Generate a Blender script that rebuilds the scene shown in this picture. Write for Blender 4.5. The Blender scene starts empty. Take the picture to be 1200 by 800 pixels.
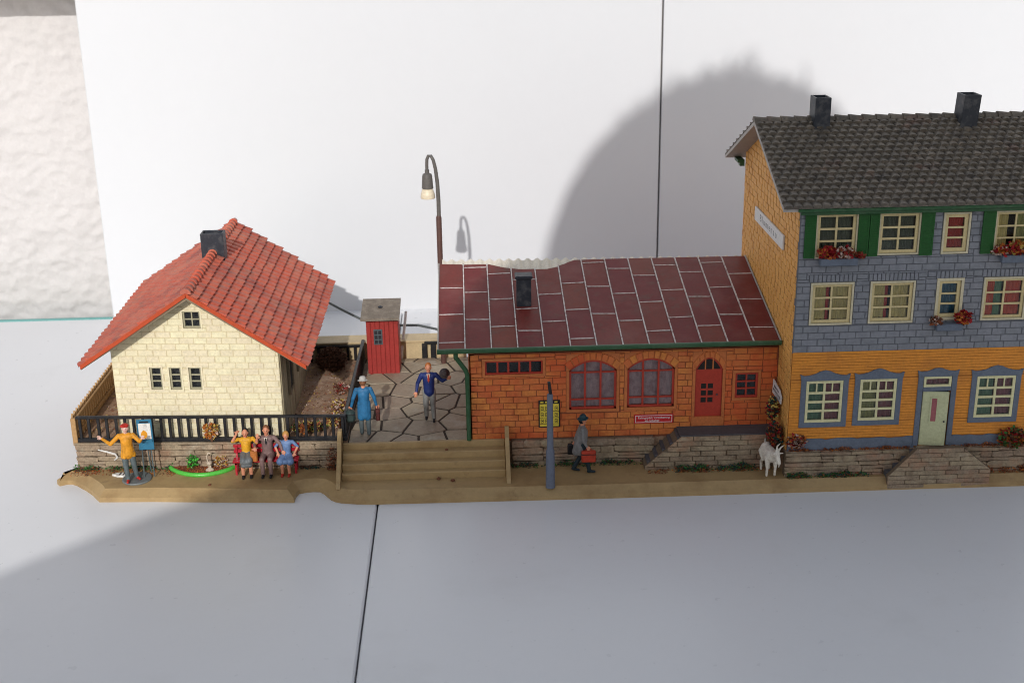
import bpy, bmesh, math, random
import numpy as np
from mathutils import Vector, Matrix
R_ = math.radians
SC = bpy.context.scene
COL = SC.collection
S = 0.01                     # everything below is written in centimetres (the model is a small one)
random.seed(7)

# ------------------------------------------------------------------ camera, sky, sun, exposure
F_PX = 1510.0
dn = Vector((65, 4300, F_PX)).normalized()          # world down seen from the camera (x right, y down, z forward)
fy = Vector((-65, -530, F_PX)); fy = (fy - dn * fy.dot(dn)).normalized()
wz = -dn
wx = fy.cross(wz)
rows = [Vector((wx[i], fy[i], wz[i])) for i in range(3)]
cd = bpy.data.cameras.new('camera'); cam = bpy.data.objects.new('camera', cd); COL.objects.link(cam)
mw = Matrix((rows[0], -rows[1], -rows[2])).transposed().to_4x4()
mw.translation = Vector((0, 0, 18.0)) * S
cam.matrix_world = mw
cd.sensor_width = 36.0; cd.lens = F_PX / 1200 * 36.0
cd.clip_start = 0.01; cd.clip_end = 50
cd.dof.use_dof = True; cd.dof.focus_distance = 0.405; cd.dof.aperture_fstop = 32
SC.camera = cam

SUN = Vector((0.105, 1.0, -0.46))
elev = math.atan2(0.46, math.hypot(0.105, 1.0))
world = bpy.data.worlds.new('World'); SC.world = world; world.use_nodes = True
nt = world.node_tree; bg = nt.nodes['Background']
sky = nt.nodes.new('ShaderNodeTexSky'); sky.sky_type = 'NISHITA'; sky.sun_disc = False
sky.sun_elevation = elev; sky.sun_rotation = math.pi + 0.105
hz = nt.nodes.new('ShaderNodeHueSaturation'); hz.inputs['Saturation'].default_value = 0.46      # thin haze: a paler sky
nt.links.new(sky.outputs[0], hz.inputs['Color']); nt.links.new(hz.outputs[0], bg.inputs[0]); bg.inputs[1].default_value = 0.15
sd = bpy.data.lights.new('sun', 'SUN'); sd.energy = 2.6; sd.angle = R_(0.55); sd.color = (1.0, 0.975, 0.94)
so = bpy.data.objects.new('sun', sd); COL.objects.link(so)
so.rotation_euler = SUN.to_track_quat('-Z', 'Y').to_euler(); so.location = (0, -1, 1)
SC.view_settings.view_transform = 'Standard'; SC.view_settings.look = 'None'
SC.view_settings.gamma = 1; SC.view_settings.use_curve_mapping = False
SC.view_settings.exposure = -0.05
SC.cycles.filter_width = 1.0; SC.cycles.max_bounces = 8; SC.cycles.transparent_max_bounces = 12

# ------------------------------------------------------------------ materials
MATS = {}
def pm(name, col, rough=0.6, var=0.18, vs=2.0, bump=0.15, bs=25.0, rnd=0.0, dirt=None, da=0.0, ds=6.0, spec=0.3, coat=0.0, grain=0.13, extra=None):
    if name in MATS: return MATS[name]
    m = bpy.data.materials.new(name); m.use_nodes = True
    t = m.node_tree; N = t.nodes; L = t.links; b = N['Principled BSDF']
    b.inputs['Roughness'].default_value = rough
    b.inputs['Specular IOR Level'].default_value = spec
    b.inputs['Coat Weight'].default_value = coat
    g = N.new('ShaderNodeNewGeometry')
    mp = N.new('ShaderNodeVectorMath'); mp.operation = 'SCALE'; mp.inputs['Scale'].default_value = 100.0
    L.new(g.outputs['Position'], mp.inputs[0])
    src = mp.outputs[0]
    def noise(sc, det=4, ro=0.6):
        n = N.new('ShaderNodeTexNoise'); n.inputs['Scale'].default_value = sc
        n.inputs['Detail'].default_value = det; n.inputs['Roughness'].default_value = ro
        L.new(src, n.inputs['Vector']); return n
    n1 = noise(vs); n2 = noise(vs * 6.3, 3)
    rgb = N.new('ShaderNodeRGB'); rgb.outputs[0].default_value = (*col, 1)
    hsv = N.new('ShaderNodeHueSaturation'); L.new(rgb.outputs[0], hsv.inputs['Color'])
    add = N.new('ShaderNodeMath'); add.operation = 'MULTIPLY_ADD'     # value = 1 + var*(n1+n2-1)
    s1 = N.new('ShaderNodeMath'); s1.operation = 'ADD'
    L.new(n1.outputs['Fac'], s1.inputs[0]); L.new(n2.outputs['Fac'], s1.inputs[1])
    L.new(s1.outputs[0], add.inputs[0]); add.inputs[1].default_value = var * 2.0; add.inputs[2].default_value = 1 - var * 2.0
    val = add.outputs[0]
    if grain:
        n3 = noise(13.0, 3, 0.7); g3 = N.new('ShaderNodeMath'); g3.operation = 'MULTIPLY_ADD'
        L.new(n3.outputs['Fac'], g3.inputs[0]); g3.inputs[1].default_value = grain * 4; g3.inputs[2].default_value = -grain * 2
        g4 = N.new('ShaderNodeMath'); g4.operation = 'ADD'; L.new(val, g4.inputs[0]); L.new(g3.outputs[0], g4.inputs[1]); val = g4.outputs[0]
    if rnd:
        oi = N.new('ShaderNodeObjectInfo')
        a2 = N.new('ShaderNodeMath'); a2.operation = 'MULTIPLY_ADD'
        L.new(oi.outputs['Random'], a2.inputs[0]); a2.inputs[1].default_value = 2 * rnd; a2.inputs[2].default_value = -rnd
        a3 = N.new('ShaderNodeMath'); a3.operation = 'ADD'; L.new(val, a3.inputs[0]); L.new(a2.outputs[0], a3.inputs[1]); val = a3.outputs[0]
        a4 = N.new('ShaderNodeMath'); a4.operation = 'MULTIPLY_ADD'
        L.new(oi.outputs['Random'], a4.inputs[0]); a4.inputs[1].default_value = 0.02; a4.inputs[2].default_value = 0.49
        L.new(a4.outputs[0], hsv.inputs['Hue'])
    L.new(val, hsv.inputs['Value'])
    out = hsv.outputs[0]
    def blend(out, c, amt, sc, lo, hi, det=5):
        nd = noise(sc, det, 0.65)
        r = N.new('ShaderNodeMapRange'); r.inputs['From Min'].default_value = lo; r.inputs['From Max'].default_value = hi
        r.inputs['To Min'].default_value = 0; r.inputs['To Max'].default_value = amt
        L.new(nd.outputs['Fac'], r.inputs['Value'])
        mx = N.new('ShaderNodeMix'); mx.data_type = 'RGBA'
        L.new(r.outputs[0], mx.inputs['Factor']); L.new(out, mx.inputs['A']); mx.inputs['B'].default_value = (*c, 1)
        return mx.outputs['Result']
    if dirt: out = blend(out, dirt, da, ds, 0.48, 0.72)
    if extra:
        for (c, amt, sc, lo, hi) in extra: out = blend(out, c, amt, sc, lo, hi)
    L.new(out, b.inputs['Base Color'])
    if bump:
        nb = noise(bs, 5, 0.6)
        bp = N.new('ShaderNodeBump'); bp.inputs['Strength'].default_value = bump; bp.inputs['Distance'].default_value = 0.0004
        L.new(nb.outputs['Fac'], bp.inputs['Height']); L.new(bp.outputs[0], b.inputs['Normal'])
        rr = N.new('ShaderNodeMapRange'); rr.inputs['To Min'].default_value = max(0.05, rough - 0.12); rr.inputs['To Max'].default_value = min(1, rough + 0.12)
        L.new(n2.outputs['Fac'], rr.inputs['Value']); L.new(rr.outputs[0], b.inputs['Roughness'])
    MATS[name] = m
    return m
def glass(name='window_glass'):
    if name in MATS: return MATS[name]
    m = bpy.data.materials.new(name); m.use_nodes = True
    N = m.node_tree.nodes; L = m.node_tree.links; N.remove(N['Principled BSDF'])
    tr = N.new('ShaderNodeBsdfTransparent'); tr.inputs[0].default_value = (0.86, 0.88, 0.88, 1)
    gl = N.new('ShaderNodeBsdfGlossy'); gl.inputs['Roughness'].default_value = 0.12
    fr = N.new('ShaderNodeFresnel'); fr.inputs[0].default_value = 1.45
    mx = N.new('ShaderNodeMixShader')
    L.new(fr.outputs[0], mx.inputs[0]); L.new(tr.outputs[0], mx.inputs[1]); L.new(gl.outputs[0], mx.inputs[2])
    L.new(mx.outputs[0], N['Material Output'].inputs[0]); MATS[name] = m
    return m

BLACKDIRT = (0.05, 0.04, 0.03)
CREAM = pm('cream_paint', (0.735, 0.655, 0.455), 0.55, 0.07, 1.2, 0.1, 30, rnd=0.035, dirt=(0.45, 0.36, 0.2), da=0.25, ds=4)
CREAMJ = pm('cream_joint', (0.57, 0.49, 0.31), 0.8, 0.15)
REDTILE = pm('red_tile', (0.52, 0.108, 0.062), 0.5, 0.25, 1.5, 0.15, 30, dirt=(0.20, 0.06, 0.055), da=0.85, ds=0.7, spec=0.25, extra=[((0.52, 0.20, 0.13), 0.55, 1.0, 0.48, 0.64), ((0.26, 0.12, 0.09), 0.6, 2.6, 0.55, 0.68)])
REDEDGE = pm('red_verge', (0.45, 0.065, 0.020), 0.45, 0.15)
CHIM = pm('charcoal_plastic', (0.028, 0.032, 0.042), 0.45, 0.2, 3, 0.1, 20, dirt=(0.2, 0.19, 0.18), da=0.4, ds=3)
OLIVE = pm('olive_frame', (0.36, 0.33, 0.22), 0.55, 0.12)
BROWNB = pm('brown_board', (0.22, 0.17, 0.11), 0.7, 0.25, 2)
TAN = pm('tan_plastic', (0.395, 0.27, 0.128), 0.48, 0.13, 0.8, 0.06, 14, dirt=(0.22, 0.125, 0.05), da=0.6, ds=0.9, spec=0.3, grain=0.04, extra=[((0.17, 0.10, 0.05), 0.5, 2.6, 0.6, 0.75)])
FENCETAN = pm('fence_tan', (0.40, 0.235, 0.10), 0.55, 0.2, 2)
EARTH = pm('brown_earth', (0.33, 0.205, 0.13), 0.95, 0.45, 2.5, 0.6, 14, extra=[((0.42, 0.30, 0.22), 0.6, 1.3, 0.5, 0.66), ((0.14, 0.05, 0.03), 0.6, 3.0, 0.55, 0.7)])
STONE = pm('stone_wall', (0.31, 0.235, 0.16), 0.75, 0.45, 2.5, 0.8, 14, rnd=0.09, dirt=(0.13, 0.08, 0.05), da=0.7, ds=2.6, extra=[((0.40, 0.19, 0.11), 0.5, 0.9, 0.5, 0.66), ((0.42, 0.37, 0.28), 0.5, 3.2, 0.56, 0.7)])
STONEJ = pm('stone_joint', (0.16, 0.115, 0.075), 0.9, 0.3)
BLACK = pm('black_plastic', (0.010, 0.010, 0.012), 0.45, 0.3, 4, 0.1, 20, dirt=(0.12, 0.10, 0.085), da=0.25, ds=3)
FLAG = pm('flagstone', (0.35, 0.285, 0.205), 0.6, 0.25, 1.6, 0.2, 16, rnd=0.10, dirt=(0.18, 0.11, 0.07), da=0.55, ds=1.6, extra=[((0.52, 0.50, 0.44), 0.6, 0.45, 0.55, 0.7)])
FLAGJ = pm('flag_joint', (0.05, 0.036, 0.026), 0.9, 0.3)
HUTRED = pm('hut_red', (0.34, 0.036, 0.03), 0.5, 0.16, 2, 0.15, 20, dirt=(0.20, 0.03, 0.02), da=0.5, ds=4)
HUTROOF = pm('hut_roof', (0.20, 0.165, 0.13), 0.75, 0.3, 3, 0.4, 20, dirt=(0.36, 0.31, 0.25), da=0.5, ds=3)
ORANGE = pm('orange_brick', (0.62, 0.19, 0.05), 0.6, 0.22, 1.3, 0.25, 24, rnd=0.07, dirt=(0.30, 0.055, 0.022), da=0.65, ds=1.4, extra=[((0.60, 0.095, 0.028), 0.75, 0.35, 0.46, 0.60), ((0.60, 0.22, 0.06), 0.5, 0.6, 0.5, 0.64)])
ORANGEJ = pm('orange_joint', (0.23, 0.072, 0.032), 0.85, 0.3)
REDTRIM = pm('red_trim', (0.42, 0.045, 0.025), 0.5, 0.15)
PANEL = pm('roof_panel', (0.165, 0.029, 0.024), 0.42, 0.22, 1.2, 0.12, 22, rnd=0.09, dirt=(0.24, 0.10, 0.085), da=0.4, ds=0.8, spec=0.15, extra=[((0.12, 0.075, 0.055), 0.55, 1.7, 0.55, 0.72)])
SEAMW = pm('seam_white', (0.64, 0.58, 0.55), 0.6, 0.3, 5, 0.2, 30, dirt=(0.24, 0.09, 0.08), da=0.9, ds=7)
GREEN = pm('gutter_green', (0.030, 0.095, 0.040), 0.4, 0.25, 3, 0.1, 20, dirt=(0.10, 0.13, 0.09), da=0.4, ds=3)
SHUT = pm('shutter_green', (0.012, 0.085, 0.016), 0.45, 0.15, 3)
CORR = pm('corrugated_cream', (0.72, 0.66, 0.55), 0.5, 0.15, 3, 0.1, 20)
TORANGE = pm('ochre_paint', (0.74, 0.36, 0.10), 0.55, 0.14, 1.5, 0.15, 24, rnd=0.04, dirt=(0.46, 0.19, 0.045), da=0.55, ds=1.5)
TORANGEJ = pm('ochre_joint', (0.24, 0.105, 0.035), 0.85, 0.2)
YELLOW = pm('yellow_siding', (0.66, 0.25, 0.03), 0.55, 0.16, 2, 0.15, 24, dirt=(0.42, 0.15, 0.03), da=0.6, ds=1.6)
BLUE = pm('blue_grey_paint', (0.215, 0.225, 0.25), 0.55, 0.12, 1.6, 0.15, 24, rnd=0.045, dirt=(0.14, 0.15, 0.18), da=0.5, ds=2.5)
BLUEJ = pm('blue_joint', (0.125, 0.132, 0.15), 0.85, 0.2)
BLUETRIM = pm('slate_blue_trim', (0.125, 0.15, 0.195), 0.55, 0.2, 2, 0.15, 24)
DARKTILE = pm('dark_tile', (0.135, 0.115, 0.092), 0.6, 0.35, 2.2, 0.25, 26, dirt=(0.045, 0.043, 0.045), da=0.75, ds=2.4, grain=0.22, extra=[((0.27, 0.225, 0.18), 0.65, 3.6, 0.53, 0.68), ((0.17, 0.06, 0.05), 0.35, 0.9, 0.58, 0.7)])
VERGE = pm('verge_grey', (0.40, 0.37, 0.34), 0.6, 0.15)
WFRAME = pm('window_cream', (0.62, 0.51, 0.27), 0.5, 0.12, 3, 0.1, 25)
WWHITE = pm('surround_white', (0.58, 0.52, 0.36), 0.55, 0.12, 3)
DARK = pm('dark_room', (0.022, 0.020, 0.018), 0.9, 0.2, bump=0, grain=0)
WHITE = pm('sign_white', (0.70, 0.68, 0.66), 0.5, 0.05)
INK = pm('ink_black', (0.02, 0.02, 0.025), 0.6, 0.05, bump=0)
GREYPOST = pm('slate_post', (0.13, 0.145, 0.19), 0.5, 0.15)
SIGNRED = pm('sign_red', (0.52, 0.02, 0.025), 0.45, 0.08)
SIGNY = pm('poster_yellow', (0.72, 0.55, 0.06), 0.55, 0.08)
LAMPM = pm('lamp_grey', (0.12, 0.11, 0.10), 0.45, 0.15)
LAMPP = pm('lamp_post_brown', (0.10, 0.05, 0.04), 0.5, 0.2, 4)
LAMPW = pm('lamp_shade_cream', (0.75, 0.65, 0.48), 0.35, 0.1)
LAM = pm('white_laminate', (0.765, 0.77, 0.785), 0.32, 0.012, 0.5, 0.02, 3.0, spec=0.35, grain=0.006, extra=[((0.50, 0.49, 0.47), 0.6, 4.0, 0.73, 0.77), ((0.66, 0.66, 0.66), 0.4, 0.25, 0.55, 0.75)])
BOARDW = pm('white_board', (0.645, 0.655, 0.675), 0.45, 0.012, 0.3, 0.02, 2.0, spec=0.25, grain=0.004)
PLAST = pm('rough_plaster', (0.595, 0.57, 0.56), 0.95, 0.05, 1.2, 0.7, 4, grain=0.03)
TEAL = pm('teal_edging', (0.16, 0.40, 0.38), 0.5, 0.08)
WIRE = pm('grey_wire', (0.09, 0.10, 0.10), 0.45, 0.1)
GRASSM = pm('flock_green', (0.05, 0.15, 0.035), 0.9, 0.5, 6, 0)
GRASSD = pm('flock_dark', (0.02, 0.06, 0.05), 0.9, 0.5, 6, 0)
FLOCKR = pm('flock_russet', (0.26, 0.08, 0.035), 0.9, 0.5, 6, 0)
FLOCKB = pm('flock_brown', (0.13, 0.06, 0.035), 0.95, 0.5, 6, 0)
FLRED = pm('petal_red', (0.30, 0.012, 0.016), 0.7, 0.3, 8, 0)
FLORA = pm('petal_orange', (0.45, 0.14, 0.025), 0.7, 0.3, 8, 0)
FLWH = pm('petal_pale', (0.55, 0.42, 0.36), 0.7, 0.3, 8, 0)
FLYEL = pm('petal_straw', (0.55, 0.40, 0.10), 0.8, 0.4, 8, 0)
BRIGHTG = pm('bright_green_rim', (0.09, 0.48, 0.06), 0.3, 0.1, 3, spec=0.5)
GLASS = glass()

# ------------------------------------------------------------------ mesh helpers
class Fr:                                             # a wall frame: s along the wall, d outward, z up
    def __init__(self, ox, oy, ux, uy):
        l = math.hypot(ux, uy); self.o = (ox, oy); self.u = (ux / l, uy / l); self.n = (self.u[1], -self.u[0])
        self.ang = math.atan2(self.u[1], self.u[0])
    def __call__(self, s, d, z):
        return (self.o[0] + self.u[0] * s + self.n[0] * d, self.o[1] + self.u[1] * s + self.n[1] * d, z)
ID = lambda x, y, z: (x, y, z)
class MB:
    def __init__(self, f=None): self.v = []; self.f = []; self.m = []; self.t = f or ID; self.cm = 0
    def add(self, vs, fs):
        o = len(self.v); self.v += [self.t(*p) for p in vs]; self.f += [tuple(i + o for i in q) for q in fs]; self.m += [self.cm] * len(fs); return self
    def box(self, x0, x1, y0, y1, z0, z1, c=0.0):
        if c <= 0:
            vs = [(x, y, z) for z in (z0, z1) for y in (y0, y1) for x in (x0, x1)]
            return self.add(vs, [(0, 2, 3, 1), (4, 5, 7, 6), (0, 1, 5, 4), (2, 6, 7, 3), (0, 4, 6, 2), (1, 3, 7, 5)])
        vs = []
        for sx in (0, 1):
            for sy in (0, 1):
                for sz in (0, 1):
                    X = (x0, x1)[sx]; Y = (y0, y1)[sy]; Z = (z0, z1)[sz]; a = 1 - 2 * sx; b = 1 - 2 * sy; e = 1 - 2 * sz
                    vs += [(X, Y + b * c, Z + e * c), (X + a * c, Y, Z + e * c), (X + a * c, Y + b * c, Z)]
        k = lambda sx, sy, sz, w: (sx * 4 + sy * 2 + sz) * 3 + w
        fs = []
        for s in (0, 1):
            q = [(0, 0), (1, 0), (1, 1), (0, 1)]
            for w in range(3):
                fs.append(tuple(k(*((s, a, b) if w == 0 else (a, s, b) if w == 1 else (a, b, s)), w) for a, b in q))
        for a in (0, 1):
            for b in (0, 1):
                fs.append((k(0, a, b, 1), k(1, a, b, 1), k(1, a, b, 2), k(0, a, b, 2)))
                fs.append((k(a, 0, b, 0), k(a, 1, b, 0), k(a, 1, b, 2), k(a, 0, b, 2)))
                fs.append((k(a, b, 0, 0), k(a, b, 1, 0), k(a, b, 1, 1), k(a, b, 0, 1)))
                for d in (0, 1): fs.append((k(a, b, d, 0), k(a, b, d, 1), k(a, b, d, 2)))
        return self.add(vs, fs)
    def prism(self, poly, d0, d1, plane='xz', inset=0.0):
        # poly in the (a, b) plane, extruded along the third axis from d0 (back) to d1 (front)
        n = len(poly); cx = sum(p[0] for p in poly) / n; cy = sum(p[1] for p in poly) / n
        def P(a, b, d): return {'xz': (a, d, b), 'xy': (a, b, d), 'yz': (d, a, b)}[plane]
        def sh(p):
            if not inset: return p
            dx, dy = cx - p[0], cy - p[1]; l = math.hypot(dx, dy) or 1; k = min(inset, l * 0.4) / l; return (p[0] + dx * k, p[1] + dy * k)
        vs = [P(*p, d0) for p in poly] + [P(*sh(p), d1) for p in poly]
        fs = [tuple(range(n - 1, -1, -1)), tuple(range(n, 2 * n))] + [(i, (i + 1) % n, n + (i + 1) % n, n + i) for i in range(n)]
        return self.add(vs, fs)
    def tube(self, path, r, n=8, cap=True):
        P = [Vector(p) for p in path]; rs = r if isinstance(r, (list, tuple)) else [r] * len(P)
        vs = []; ref = None
        for i, p in enumerate(P):
            t = (P[min(i + 1, len(P) - 1)] - P[max(i - 1, 0)]).normalized()
            if ref is None: ref = t.orthogonal().normalized()
            ref = (ref - t * ref.dot(t)).normalized(); b = t.cross(ref)
            for k in range(n):
                a = 2 * math.pi * k / n; vs.append(tuple(p + (ref * math.cos(a) + b * math.sin(a)) * rs[i]))
        fs = [(i * n + k, i * n + (k + 1) % n, (i + 1) * n + (k + 1) % n, (i + 1) * n + k) for i in range(len(P) - 1) for k in range(n)]
        if cap: fs += [tuple(range(n - 1, -1, -1)), tuple((len(P) - 1) * n + k for k in range(n))]
        return self.add(vs, fs)
    def lathe(self, c, prof, n=20):
        vs = [(c[0] + r * math.cos(2 * math.pi * k / n), c[1] + r * math.sin(2 * math.pi * k / n), c[2] + z) for r, z in prof for k in range(n)]
        m = len(prof)
        fs = [(i * n + k, i * n + (k + 1) % n, (i + 1) * n + (k + 1) % n, (i + 1) * n + k) for i in range(m - 1) for k in range(n)]
        fs += [tuple(range(n - 1, -1, -1)), tuple((m - 1) * n + k for k in range(n))]
        return self.add(vs, fs)
    def ell(self, c, r, nu=12, nv=8):
        vs = []; 
        for j in range(1, nv):
            b = math.pi * j / nv
            for i in range(nu):
                a = 2 * math.pi * i / nu; vs.append((c[0] + r[0] * math.sin(b) * math.cos(a), c[1] + r[1] * math.sin(b) * math.sin(a), c[2] + r[2] * math.cos(b)))
        vs += [(c[0], c[1], c[2] + r[2]), (c[0], c[1], c[2] - r[2])]; T = len(vs) - 2
        fs = [(j * nu + i, (j + 1) * nu + i, (j + 1) * nu + (i + 1) % nu, j * nu + (i + 1) % nu) for j in range(nv - 2) for i in range(nu)]
        fs += [(T, i, (i + 1) % nu) for i in range(nu)] + [(T + 1, (nv - 2) * nu + (i + 1) % nu, (nv - 2) * nu + i) for i in range(nu)]
        return self.add(vs, fs)
    def mesh(self, name, mats, smooth=None, fix=True):
        me = bpy.data.meshes.new(name)
        me.from_pydata([(x * S, y * S, z * S) for x, y, z in self.v], [], self.f)
        for m in (mats if isinstance(mats, (list, tuple)) else [mats]): me.materials.append(m)
        if any(self.m): me.polygons.foreach_set('material_index', self.m)
        if fix:
            b = bmesh.new(); b.from_mesh(me); bmesh.ops.recalc_face_normals(b, faces=b.faces); b.to_mesh(me); b.free()
        if smooth:
            me.polygons.foreach_set('use_smooth', [True] * len(me.polygons)); me.set_sharp_from_angle(angle=R_(smooth))
        me.update()
        return me
WL = {}
def link(name, data, parent=None, loc=(0, 0, 0), rz=0.0, **props):
    o = bpy.data.objects.new(name, data); COL.objects.link(o)
    pl = WL[parent.name] if parent else (0, 0, 0)
    WL[o.name] = tuple(loc)
    o.location = [(loc[i] - pl[i]) * S for i in range(3)]; o.rotation_euler = (0, 0, rz)
    if parent: o.parent = parent
    for k, v in props.items(): o[k] = v
    return o
def thing(name, label, category, loc, group=None):
    o = link(name, None, None, loc, 0.0, label=label, category=category); o.empty_display_size = 0.01
    if group: o['group'] = group
    return o
def part(name, mb, mats, parent=None, smooth=None, **props):
    return link(name, mb.mesh(name, mats, smooth), parent, (0, 0, 0), 0.0, **props)

def clip(poly, a, b, c):                              # keep a*x + b*y <= c
    out = []
    for i in range(len(poly)):
        p, q = poly[i], poly[(i + 1) % len(poly)]; fp = a * p[0] + b * p[1] - c; fq = a * q[0] + b * q[1] - c
        if fp <= 0: out.append(p)
        if fp * fq < 0: t = fp / (fp - fq); out.append((p[0] + t * (q[0] - p[0]), p[1] + t * (q[1] - p[1])))
    return out
def area(p): return abs(sum(p[i][0] * p[(i + 1) % len(p)][1] - p[(i + 1) % len(p)][0] * p[i][1] for i in range(len(p)))) / 2
def rect_minus(r, holes):
    res = [r]
    for (a0, a1, b0, b1) in holes:
        nxt = []
        for (x0, x1, z0, z1) in res:
            if a1 <= x0 or a0 >= x1 or b1 <= z0 or b0 >= z1: nxt.append((x0, x1, z0, z1)); continue
            m0, m1 = max(z0, b0), min(z1, b1)
            if z0 < m0: nxt.append((x0, x1, z0, m0))
            if m1 < z1: nxt.append((x0, x1, m1, z1))
            if x0 < a0: nxt.append((x0, a0, m0, m1))
            if a1 < x1: nxt.append((a1, x1, m0, m1))
        res = nxt
    return res
BR = {}
def bricks(parent, fr, s0, s1, z0, z1, bw, bh, mat, holes=(), clips=(), gap=0.028, d=0.022, gz=None, seed=1, joined=None, name='brick', jit=0.008):
    rnd = random.Random(seed); nr = max(1, round((z1 - z0) / bh)); bh = (z1 - z0) / nr
    J = MB(fr) if joined else None
    for r in range(nr):
        za, zb = z0 + r * bh, z0 + (r + 1) * bh
        s = s0 - (bw * 0.5 if r % 2 else 0) - rnd.random() * 0.03
        while s < s1:
            w = bw * (1 + rnd.uniform(-0.12, 0.12)); a, b = max(s, s0), min(s + w, s1); s += w
            if b - a < 0.07: continue
            for (x0, x1, y0, y1) in rect_minus((a, b, za, zb), holes):
                if x1 - x0 < 0.06 or y1 - y0 < 0.05: continue
                g2 = (gz or gap) / 2; q = [(x0 + gap / 2, y0 + g2), (x1 - gap / 2, y0 + g2), (x1 - gap / 2, y1 - g2), (x0 + gap / 2, y1 - g2)]
                full = True
                for (ca, cb, cc) in clips:
                    q2 = clip(q, ca, cb, cc)
                    if len(q2) != len(q) or any(abs(u[0] - v[0]) + abs(u[1] - v[1]) > 1e-6 for u, v in zip(q, q2)): full = False
                    q = q2
                    if len(q) < 3: break
                if len(q) < 3 or area(q) < 0.006: continue
                dd = d + rnd.uniform(-jit, jit)
                if J: J.prism(q, 0, dd, 'xz', 0.014); continue
                cx = sum(p[0] for p in q) / len(q); cz = sum(p[1] for p in q) / len(q)
                key = (round(x1 - x0, 2), round(y1 - y0, 2), round(dd, 2), mat.name) if full else None
                if key is None or key not in BR:
                    m = MB(); m.prism([(p[0] - cx, p[1] - cz) for p in q], 0, -dd, 'xz', 0.014); me = m.mesh(name, mat)
                    if key: BR[key] = me
                else: me = BR[key]
                link(name, me, parent, fr(cx, 0, cz), fr.ang)
    if J: return part(joined, J, mat, parent, kind='stuff')
def wall_core(parent, fr, s0, s1, z0, z1, th, mat, holes=(), name='wall'):
    m = MB(fr)
    for (a, b, c, e) in rect_minus((s0, s1, z0, z1), holes): m.box(a, b, -th, 0, c, e)
    return part(name, m, mat, parent)
def ring(m, s0, s1, z0, z1, w, d0, d1):
    m.box(s0, s1, d0, d1, z0, z0 + w); m.box(s0, s1, d0, d1, z1 - w, z1)
    m.box(s0, s0 + w, d0, d1, z0 + w, z1 - w); m.box(s1 - w, s1, d0, d1, z0 + w, z1 - w); return m
def curtain(parent, fr, s0, s1, z0, z1, d, mat, amp=0.02, per=0.14):
    m = MB(fr); n = max(6, int((s1 - s0) / per * 6)); vs = []; fs = []
    for i in range(n + 1):
        s = s0 + (s1 - s0) * i / n; dd = d + amp * math.sin(i / n * (s1 - s0) / per * 2 * math.pi)
        vs += [(s, dd, z0), (s, dd, z1)]
    fs = [(2 * i, 2 * i + 2, 2 * i + 3, 2 * i + 1) for i in range(n)]
    m.add(vs, fs); me = m.mesh('curtain', mat, 60, fix=False)
    return link('curtain', me, parent)
def window(parent, fr, s0, s1, z0, z1, nx, nz, fmat, fw=0.07, mw_=0.045, rec=0.05, sur=None, sw=0.07, curts=(), zsplit=None, sub=True):
    m = MB(fr); ring(m, s0, s1, z0, z1, fw, -rec - 0.05, -rec + 0.03)
    i0, i1, k0, k1 = s0 + fw, s1 - fw, z0 + fw, z1 - fw
    xs = [i0 + (i1 - i0) * i / nx for i in range(nx + 1)]
    zs = zsplit or [k0 + (k1 - k0) * i / nz for i in range(nz + 1)]
    for x in xs[1:-1]: m.box(x - mw_ / 2, x + mw_ / 2, -rec - 0.035, -rec + 0.015, k0, k1)
    for z in zs[1:-1]: m.box(i0, i1, -rec - 0.03, -rec + 0.018, z - mw_ / 2, z + mw_ / 2)
    w = part('window', m, fmat, parent)
    if sur:
        q = MB(fr); ring(q, s0 - sw, s1 + sw, z0 - sw, z1 + sw, sw, -0.02, 0.045); part('surround', q, sur, w)
    for i in range(len(xs) - 1):
        for j in range(len(zs) - 1):
            p = MB(fr); p.box(xs[i] + 0.002, xs[i + 1] - 0.002, -rec - 0.024, -rec - 0.014, zs[j] + 0.002, zs[j + 1] - 0.002); part('pane', p, GLASS, w)
    for (a, b, cm) in curts: curtain(w, fr, i0 + (i1 - i0) * a, i0 + (i1 - i0) * b, k0, k1, -rec - 0.085, cm)
    return w
def tiles(name, parent, o, U, V, nrm, lu, lv, tw, th, mat, amp=0.035, seed=3, point=0.05, lift=0.045):
    rnd = random.Random(seed); o = Vector(o); U = Vector(U).normalized(); V = Vector(V).normalized(); n = Vector(nrm).normalized()
    nr = max(1, round(lv / th)); th = lv / nr; nc = max(1, round(lu / tw)); tw = lu / nc; m = MB(); K = 6
    for r in range(nr):
        off = 0.5 * tw if r % 2 else 0
        for c in range(-1, nc + 1):
            a0 = c * tw + off; 
            if a0 + tw < 0.02 or a0 > lu - 0.02: continue
            dz = rnd.uniform(-0.008, 0.008); dv = rnd.uniform(-0.012, 0.012); vs = []
            for k in range(K + 1):
                t = k / K; u = min(max(a0 + t * tw, 0), lu); prof = amp * (math.sin((t ** 0.8) * math.pi) ** 0.9 if 0 < k < K else 0) - amp * 0.55 * (1 if k in (0, K) else 0)
                sc = point * math.sin(t * math.pi)
                lo = r * th - 0.03 - sc + dv
                for (v, h) in ((lo, lift * 0.2 - 0.01), (lo, lift + prof + dz), ((r + 1) * th + 0.02, 0.006 + prof * 0.5)):
                    p = o + U * u + V * max(v, -0.12) + n * h; vs.append(tuple(p))
            fs = []
            for k in range(K):
                b = k * 3; fs += [(b, b + 3, b + 4, b + 1), (b + 1, b + 4, b + 5, b + 2)]
            m.add(vs, fs)
    me = m.mesh(name, mat, 50, fix=False); return link(name, me, parent, kind='stuff')
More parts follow.
